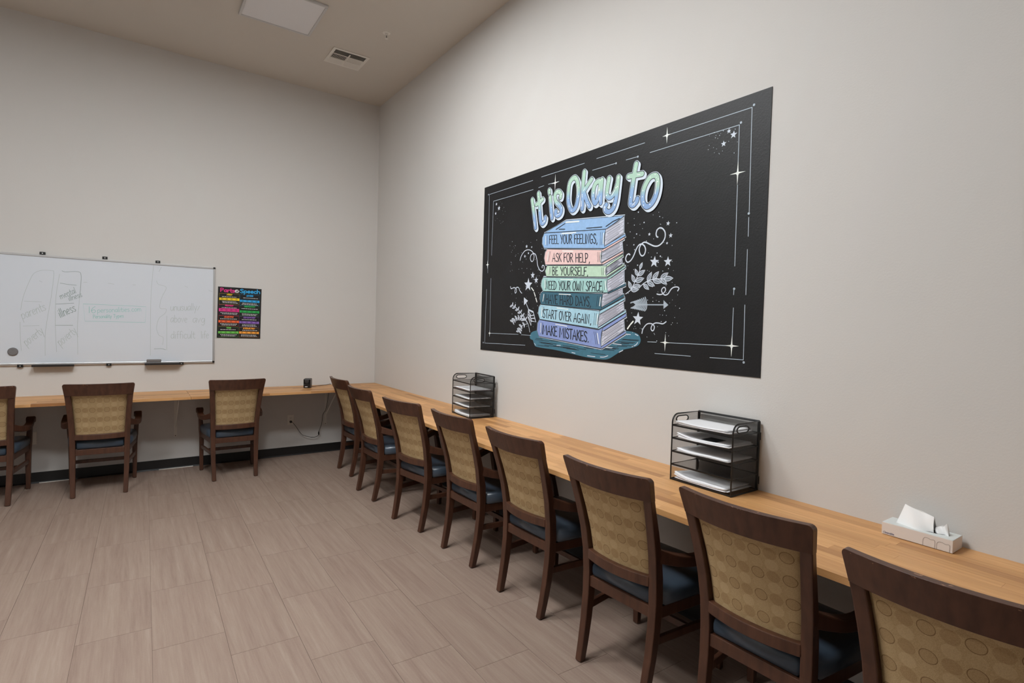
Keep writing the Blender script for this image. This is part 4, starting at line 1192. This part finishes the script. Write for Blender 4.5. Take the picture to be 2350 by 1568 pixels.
# ------------------------------------------------------------------ mesh organizers
OW, OD, OH = .326, .205, .322
TZ = (.006, .078, .142, .206, .269)
def organizer(label, loc, rz):
    """local x across the front, local y from the front (0) to the wall, z up"""
    t = thing('desk_organizer', label, 'organizer', loc, rz, 'black mesh desk organizers')
    hole = [(.075 + .024 * math.cos(a) + (.022 if math.cos(a) > 0 else -.022), .298 - .003 + .0145 * math.sin(a)) for a in [2 * PI * (k + .5) / 16 for k in range(16)]]
    arc = [(.04 - .04 * math.cos(a), OH - .04 + .04 * math.sin(a)) for a in [PI / 2 * k / 6 for k in range(7)]]
    for sx in (-OW / 2, OW / 2):
        path = [(sx, .0, .003)] + [(sx, a, b_) for a, b_ in arc] + [(sx, OD, OH), (sx, OD, .003)]
        MB().tube(path, .0036, 8, closed=True).build('side_frame', M_BLACKMETAL, t)
        bm = bmesh.new()
        outer = [(0, .003)] + arc + [(OD, OH), (OD, .003)]
        def loop(pts):
            vs = [bm.verts.new((sx * U, p[0] * U, p[1] * U)) for p in pts]
            return [bm.edges.new((vs[i], vs[(i + 1) % len(vs)])) for i in range(len(vs))]
        es = loop(outer) + loop(hole)
        bmesh.ops.triangle_fill(bm, edges=es, use_beauty=True)
        ul = bm.loops.layers.uv.new('uv')
        for fc in bm.faces:
            for lp in fc.loops: lp[ul].uv = (lp.vert.co.y, lp.vert.co.z)
        me = bpy.data.meshes.new('side_mesh'); bm.to_mesh(me); bm.free(); me.materials.append(M_MESH)
        o = bpy.data.objects.new('side_mesh', me); COL.objects.link(o); o.parent = t
        MB().tube([(sx, a, b_) for a, b_ in hole], .0030, 8, closed=True).build('handle', M_BLACKMETAL, t)
    x0, x1 = -OW / 2, OW / 2
    bk = MB(); bk.add([(x0, OD, .003), (x1, OD, .003), (x1, OD, OH), (x0, OD, OH)], [(0, 1, 2, 3)], 0, [(0, 0), (OW, 0), (OW, OH), (0, OH)])
    bk.build('back_mesh', M_MESH, t)
    fr = MB().tube([(x0, OD, OH), (x1, OD, OH)], .005, 8); fr.box(x0 - .003, x0 + .006, OD - .004, OD + .006, .003, OH); fr.box(x1 - .006, x1 + .003, OD - .004, OD + .006, .003, OH)
    fr.build('back_frame', M_BLACKMETAL, t)
    for sx in (x0, x1):
        for zz in (.235, .03): MB().box(sx - .004, sx + .004, OD + .006, OD + .012, zz, zz + .035).build('hook', M_BLACKP, t)
    for z in TZ:
        tr_ = MB().tube([(x0, .002, z), (x1, .002, z), (x1, OD, z), (x0, OD, z)], .0030, 8, closed=True)
        tr_.add([(x0, .0, z), (x1, .0, z), (x1, OD, z), (x0, OD, z)], [(0, 1, 2, 3)], 1, [(0, 0), (OW, 0), (OW, OD), (0, OD)])
        tr_.box(x0 + .002, x1 - .002, -.0005, .0015, z - .005 if z > .02 else z - .004, z + .002)
        tr_.build('tray', [M_BLACKMETAL, M_MESH], t)
    for sx in (x0 + .012, x1 - .012):
        MB().box(sx - .006, sx + .006, .006, .018, 0, .0045).build('foot', M_BLACKP, t)
    return t

def paper(label, org_loc, org_rz, z, n, seed, mats=None, curl=.008, patch=False, group='loose papers in the organizers'):
    rnd = random.Random(seed)
    c, s_ = math.cos(org_rz), math.sin(org_rz)
    t = thing('paper_stack', label, 'paper', (org_loc[0], org_loc[1], org_loc[2] + z + .0034), org_rz, group)
    zz = 0.0
    for k in range(n):
        th = rnd.uniform(.0018, .0038)
        ox, oy, an = rnd.uniform(-.008, .008), rnd.uniform(-.002, .006), rnd.uniform(-.015, .015)
        W, Dp = .276, .188
        cl = curl * (k + 1) / n * rnd.uniform(.7, 1.2); cr_ = curl * .3 * rnd.uniform(0, 1)
        rings = []
        nx, ny = 12, 6
        mb = MB(); mb.smooth = True
        def zf(a, b_):
            return cl * max(0, (.35 - a) / .35) ** 2 * (1 - b_) + cr_ * max(0, (a - .6) / .4) ** 2 + .0012 * math.sin(a * 7 + seed) * (1 - b_) * (k + 1) / n + .0012
        for side in (0, 1):
            vs = []
            for j in range(ny + 1):
                for i in range(nx + 1):
                    a, b_ = i / nx, j / ny
                    x, y = (a - .5) * W, .004 + b_ * Dp
                    x, y = x * math.cos(an) - y * math.sin(an) + ox, x * math.sin(an) + y * math.cos(an) + oy
                    vs.append((x, y, zz + zf(a, b_) + (th * .9 if side else 0)))
            fs = [(j * (nx + 1) + i, j * (nx + 1) + i + 1, (j + 1) * (nx + 1) + i + 1, (j + 1) * (nx + 1) + i) for j in range(ny) for i in range(nx)]
            mb.add(vs, fs)
        N = (nx + 1) * (ny + 1)
        edge = [i for i in range(nx + 1)] + [(j + 1) * (nx + 1) + nx for j in range(ny)] + [ny * (nx + 1) + i for i in range(nx - 1, -1, -1)] + [j * (nx + 1) for j in range(ny - 1, 0, -1)]
        for a, b_ in zip(edge, edge[1:] + edge[:1]):
            mb.f.append([a, b_, N + b_, N + a]); mb.m.append(0); mb.uv.append(None)
        m = (mats or [M_PAPER, M_PAPER2])[k % len(mats or [0, 0])]
        sh = mb.build('sheet', m, t)
        zz += th
    if patch:
        MB().box(-.02, .06, .03, .11, zz + .0032, zz + .0038).build('printed_block', M_PRINTDARK, t)
    return t
O1, R1 = (-.232, -2.462, WZ), -PI / 2 - math.radians(5)
O2, R2 = (-.2225, -4.668, WZ), -PI / 2
organizer('black mesh desk organizer with an empty top tray, farther along the mural worktop', O1, R1)
organizer('black mesh desk organizer with papers in its top tray, under the mural edge', O2, R2)
paper('white papers in the top tray of the near black organizer', O2, R2, TZ[4], 4, 1, curl=.004)
paper('papers with a dark printed block in the second tray of the near organizer', O2, R2, TZ[3], 3, 2, curl=.012, patch=True)
paper('wavy white papers in the third tray of the near organizer', O2, R2, TZ[2], 3, 3, curl=.007)
paper('thick curled pile of papers in the bottom tray of the near organizer', O2, R2, TZ[0], 5, 4, curl=.022)
paper('papers over a dull red folder in the second tray of the far organizer', O1, R1, TZ[3], 3, 5, [M_REDPAPER, M_PAPER, M_PAPER], curl=.006)
paper('papers in the middle tray of the far organizer', O1, R1, TZ[2], 2, 6, curl=.004)
paper('papers in the fourth tray of the far organizer', O1, R1, TZ[1], 2, 7, curl=.003)
paper('curled papers in the bottom tray of the far organizer', O1, R1, TZ[0], 4, 8, curl=.014)

# ------------------------------------------------------------------ tissue box
BL_, BD, BHt = .213, .094, .0445
tb = thing('tissue_box', 'low white tissue box with a tissue pulled out, on the mural worktop', 'tissue box', (-.112, -5.485, WZ + .0005), -PI / 2)
MB().box(-BL_ / 2, BL_ / 2, 0, BD, .0012, BHt).build('carton', M_CARTON, tb, bevel=.0012)
ov = [(.075 * math.cos(2 * PI * k / 24), BD / 2 + .022 * math.sin(2 * PI * k / 24)) for k in range(24)]
bm = bmesh.new()
for pts in ([(-BL_ / 2 + .001, .001), (BL_ / 2 - .001, .001), (BL_ / 2 - .001, BD - .001), (-BL_ / 2 + .001, BD - .001)], ov):
    vs = [bm.verts.new((p[0] * U, p[1] * U, (BHt + .0006) * U)) for p in pts]
    for i in range(len(vs)): bm.edges.new((vs[i], vs[(i + 1) % len(vs)]))
bmesh.ops.triangle_fill(bm, edges=bm.edges[:], use_beauty=True)
bmesh.ops.recalc_face_normals(bm, faces=bm.faces)
me = bpy.data.meshes.new('carton_top'); bm.to_mesh(me); bm.free(); me.materials.append(M_CARTONTOP)
o = bpy.data.objects.new('carton_top', me); COL.objects.link(o); o.parent = tb
MB().prism(ov, 'z', BHt + .0002, BHt + .0004).build('opening', M_SLOT, tb)
def put_box(u, v, d): return (u, -.0003 - d, v)
f = FLAT(put_box)
for x0, x1, z0, z1 in ((.022, .056, 0, .030), (.062, .098, 0, .028)):
    f.ribbon(smooth([(x0, .0015), (x0, z1 * .7), (x0 + .005, z1), (x0 + .015, z1 + .001), (x1 - .012, z1 - .002), (x1, z1 - .002), (x1, .0015)], 4), .0016, .0002)
f.build('printed_outline', M_CARTONLINE, tb)
f = FLAT(put_box); lettering(f, 'Cleanable', [(-.100, .0125), (-.066, .0125), (-.066, .006), (-.100, .006)], .0011, .0002)
f.build('printed_name', M_CARTONBLUE, tb)
def tissue(pts_top, pts_bot, bulge, ph):
    mb = MB(); mb.smooth = True
    nx, ny = 16, 10
    for side in (-1, 1):
        vs = []
        for j in range(ny + 1):
            for i in range(nx + 1):
                a, b_ = i / nx, j / ny
                def lerp(P, q):
                    k = q * (len(P) - 1); i0 = min(int(k), len(P) - 2); r = k - i0
                    return (P[i0][0] + (P[i0 + 1][0] - P[i0][0]) * r, P[i0][1] + (P[i0 + 1][1] - P[i0][1]) * r)
                p0, p1 = lerp(pts_bot, a), lerp(pts_top, a)
                x, z = p0[0] + (p1[0] - p0[0]) * b_, p0[1] + (p1[1] - p0[1]) * b_
                y = BD / 2 + side * bulge * (1 - b_ ** 1.5) * (.55 + .45 * math.sin(PI * a)) + .005 * math.sin(a * 9 + ph + b_ * 3) * (1 - .4 * b_) + side * .0006
                if side > 0: y += .004 * math.sin(a * 5 + 2)
                vs.append((x, y, z))
        mb.add(vs, [(j * (nx + 1) + i, j * (nx + 1) + i + 1, (j + 1) * (nx + 1) + i + 1, (j + 1) * (nx + 1) + i) for j in range(ny) for i in range(nx)])
    return mb
tissue([(-.052, .118), (-.02, .110), (.012, .104), (.038, .098)], [(-.072, .046), (-.03, .044), (.01, .044), (.042, .044)], .026, 0).build('tissue_sheet', M_TISSUE, tb)
tissue([(.044, .064), (.056, .070), (.068, .078), (.074, .084)], [(.040, .044), (.055, .044), (.07, .044), (.084, .045)], .007, 2).build('tissue_sheet', M_TISSUE, tb)

# ------------------------------------------------------------------ pencil sharpener with its cord
shx, shy, shr = -.822, -.215, math.radians(-24)
sh = thing('pencil_sharpener', 'black electric pencil sharpener on the corner worktop', 'pencil sharpener', (shx, shy, WZ + .0003), shr)
MB().box(-.036, .036, -.052, .055, .002, .098).build('housing', M_GREYP, sh, bevel=.009, seg=3)
MB().box(-.033, .033, -.0555, -.0515, .004, .092).build('front_plate', M_GLOSSBLACK, sh, bevel=.006)
MB().prism([(-.020, .088), (.020, .088), (.020, .070), (.010, .052), (-.010, .052), (-.020, .070)], 'y', -.0585, -.0555).build('guide', M_GREYP, sh, bevel=.003)
MB().lathe([(.0, -.0605), (.0052, -.0605), (.0075, -.0585), (0, -.0585)], (0, 0, .066), 'y', 16).build('pencil_hole', M_SLOT, sh)
MB().box(-.030, .030, -.0568, -.0555, .006, .040).build('shavings_tray', M_GLOSSBLACK, sh, bevel=.002)
MB().box(-.018, .008, -.0574, -.0568, .012, .018).build('label_strip', M_PAPER, sh)
MB().box(-.030, .030, -.045, .05, 0, .002).build('rubber_base', M_BLACKP, sh)
def world_part(o):
    mw = Matrix.Translation(Vector((shx, shy, WZ + .0003)) * U) @ Matrix.Rotation(shr, 4, 'Z')
    o.parent = sh; o.matrix_parent_inverse = mw.inverted(); return o
def smooth3(P, n=5):
    A = smooth([(p[0], p[1]) for p in P], n); Bz = smooth([(p[2], 0) for p in P], n)
    return [(a[0], a[1], b_[0]) for a, b_ in zip(A, Bz)]
cordp = [(-.782, -.168, .772), (-.765, -.135, .764), (-.72, -.115, .763), (-.665, -.105, .763), (-.61, -.07, .763), (-.56, -.045, .765), (-.528, -.028, .768), (-.518, -.012, .7665), (-.517, -.0046, .758), (-.517, -.0046, .745), (-.519, -.0046, .728),
         (-.530, -.012, .70), (-.545, -.020, .62), (-.556, -.022, .55), (-.573, -.022, .474), (-.602, -.024, .423), (-.613, -.026, .326), (-.643, -.028, .243), (-.646, -.03, .204), (-.671, -.035, .187), (-.722, -.04, .185), (-.81, -.04, .213), (-.847, -.038, .248), (-.891, -.034, .316), (-.928, -.030, .366), (-.938, -.030, .371)]
# the worktop stops a hair short of the wall, so the cord drops behind a notch at the back edge
world_part(MB().tube(smooth3(cordp), .0024, 8).build('power_cord', M_BLACKP))
world_part(MB().lathe([(0, -.034), (.008, -.033), (.0125, -.022), (.0125, -.0076), (0, -.0076)], (-.941, 0, .369), 'y', 16).build('plug', M_BLACKP))
world_part(MB().lathe([(0, -.020), (.005, -.019), (.0075, -.006), (.0075, .006), (.005, .019), (0, .020)], (-.6455, -.0295, .222), 'z', 12).build('cord_knot', M_BLACKP))
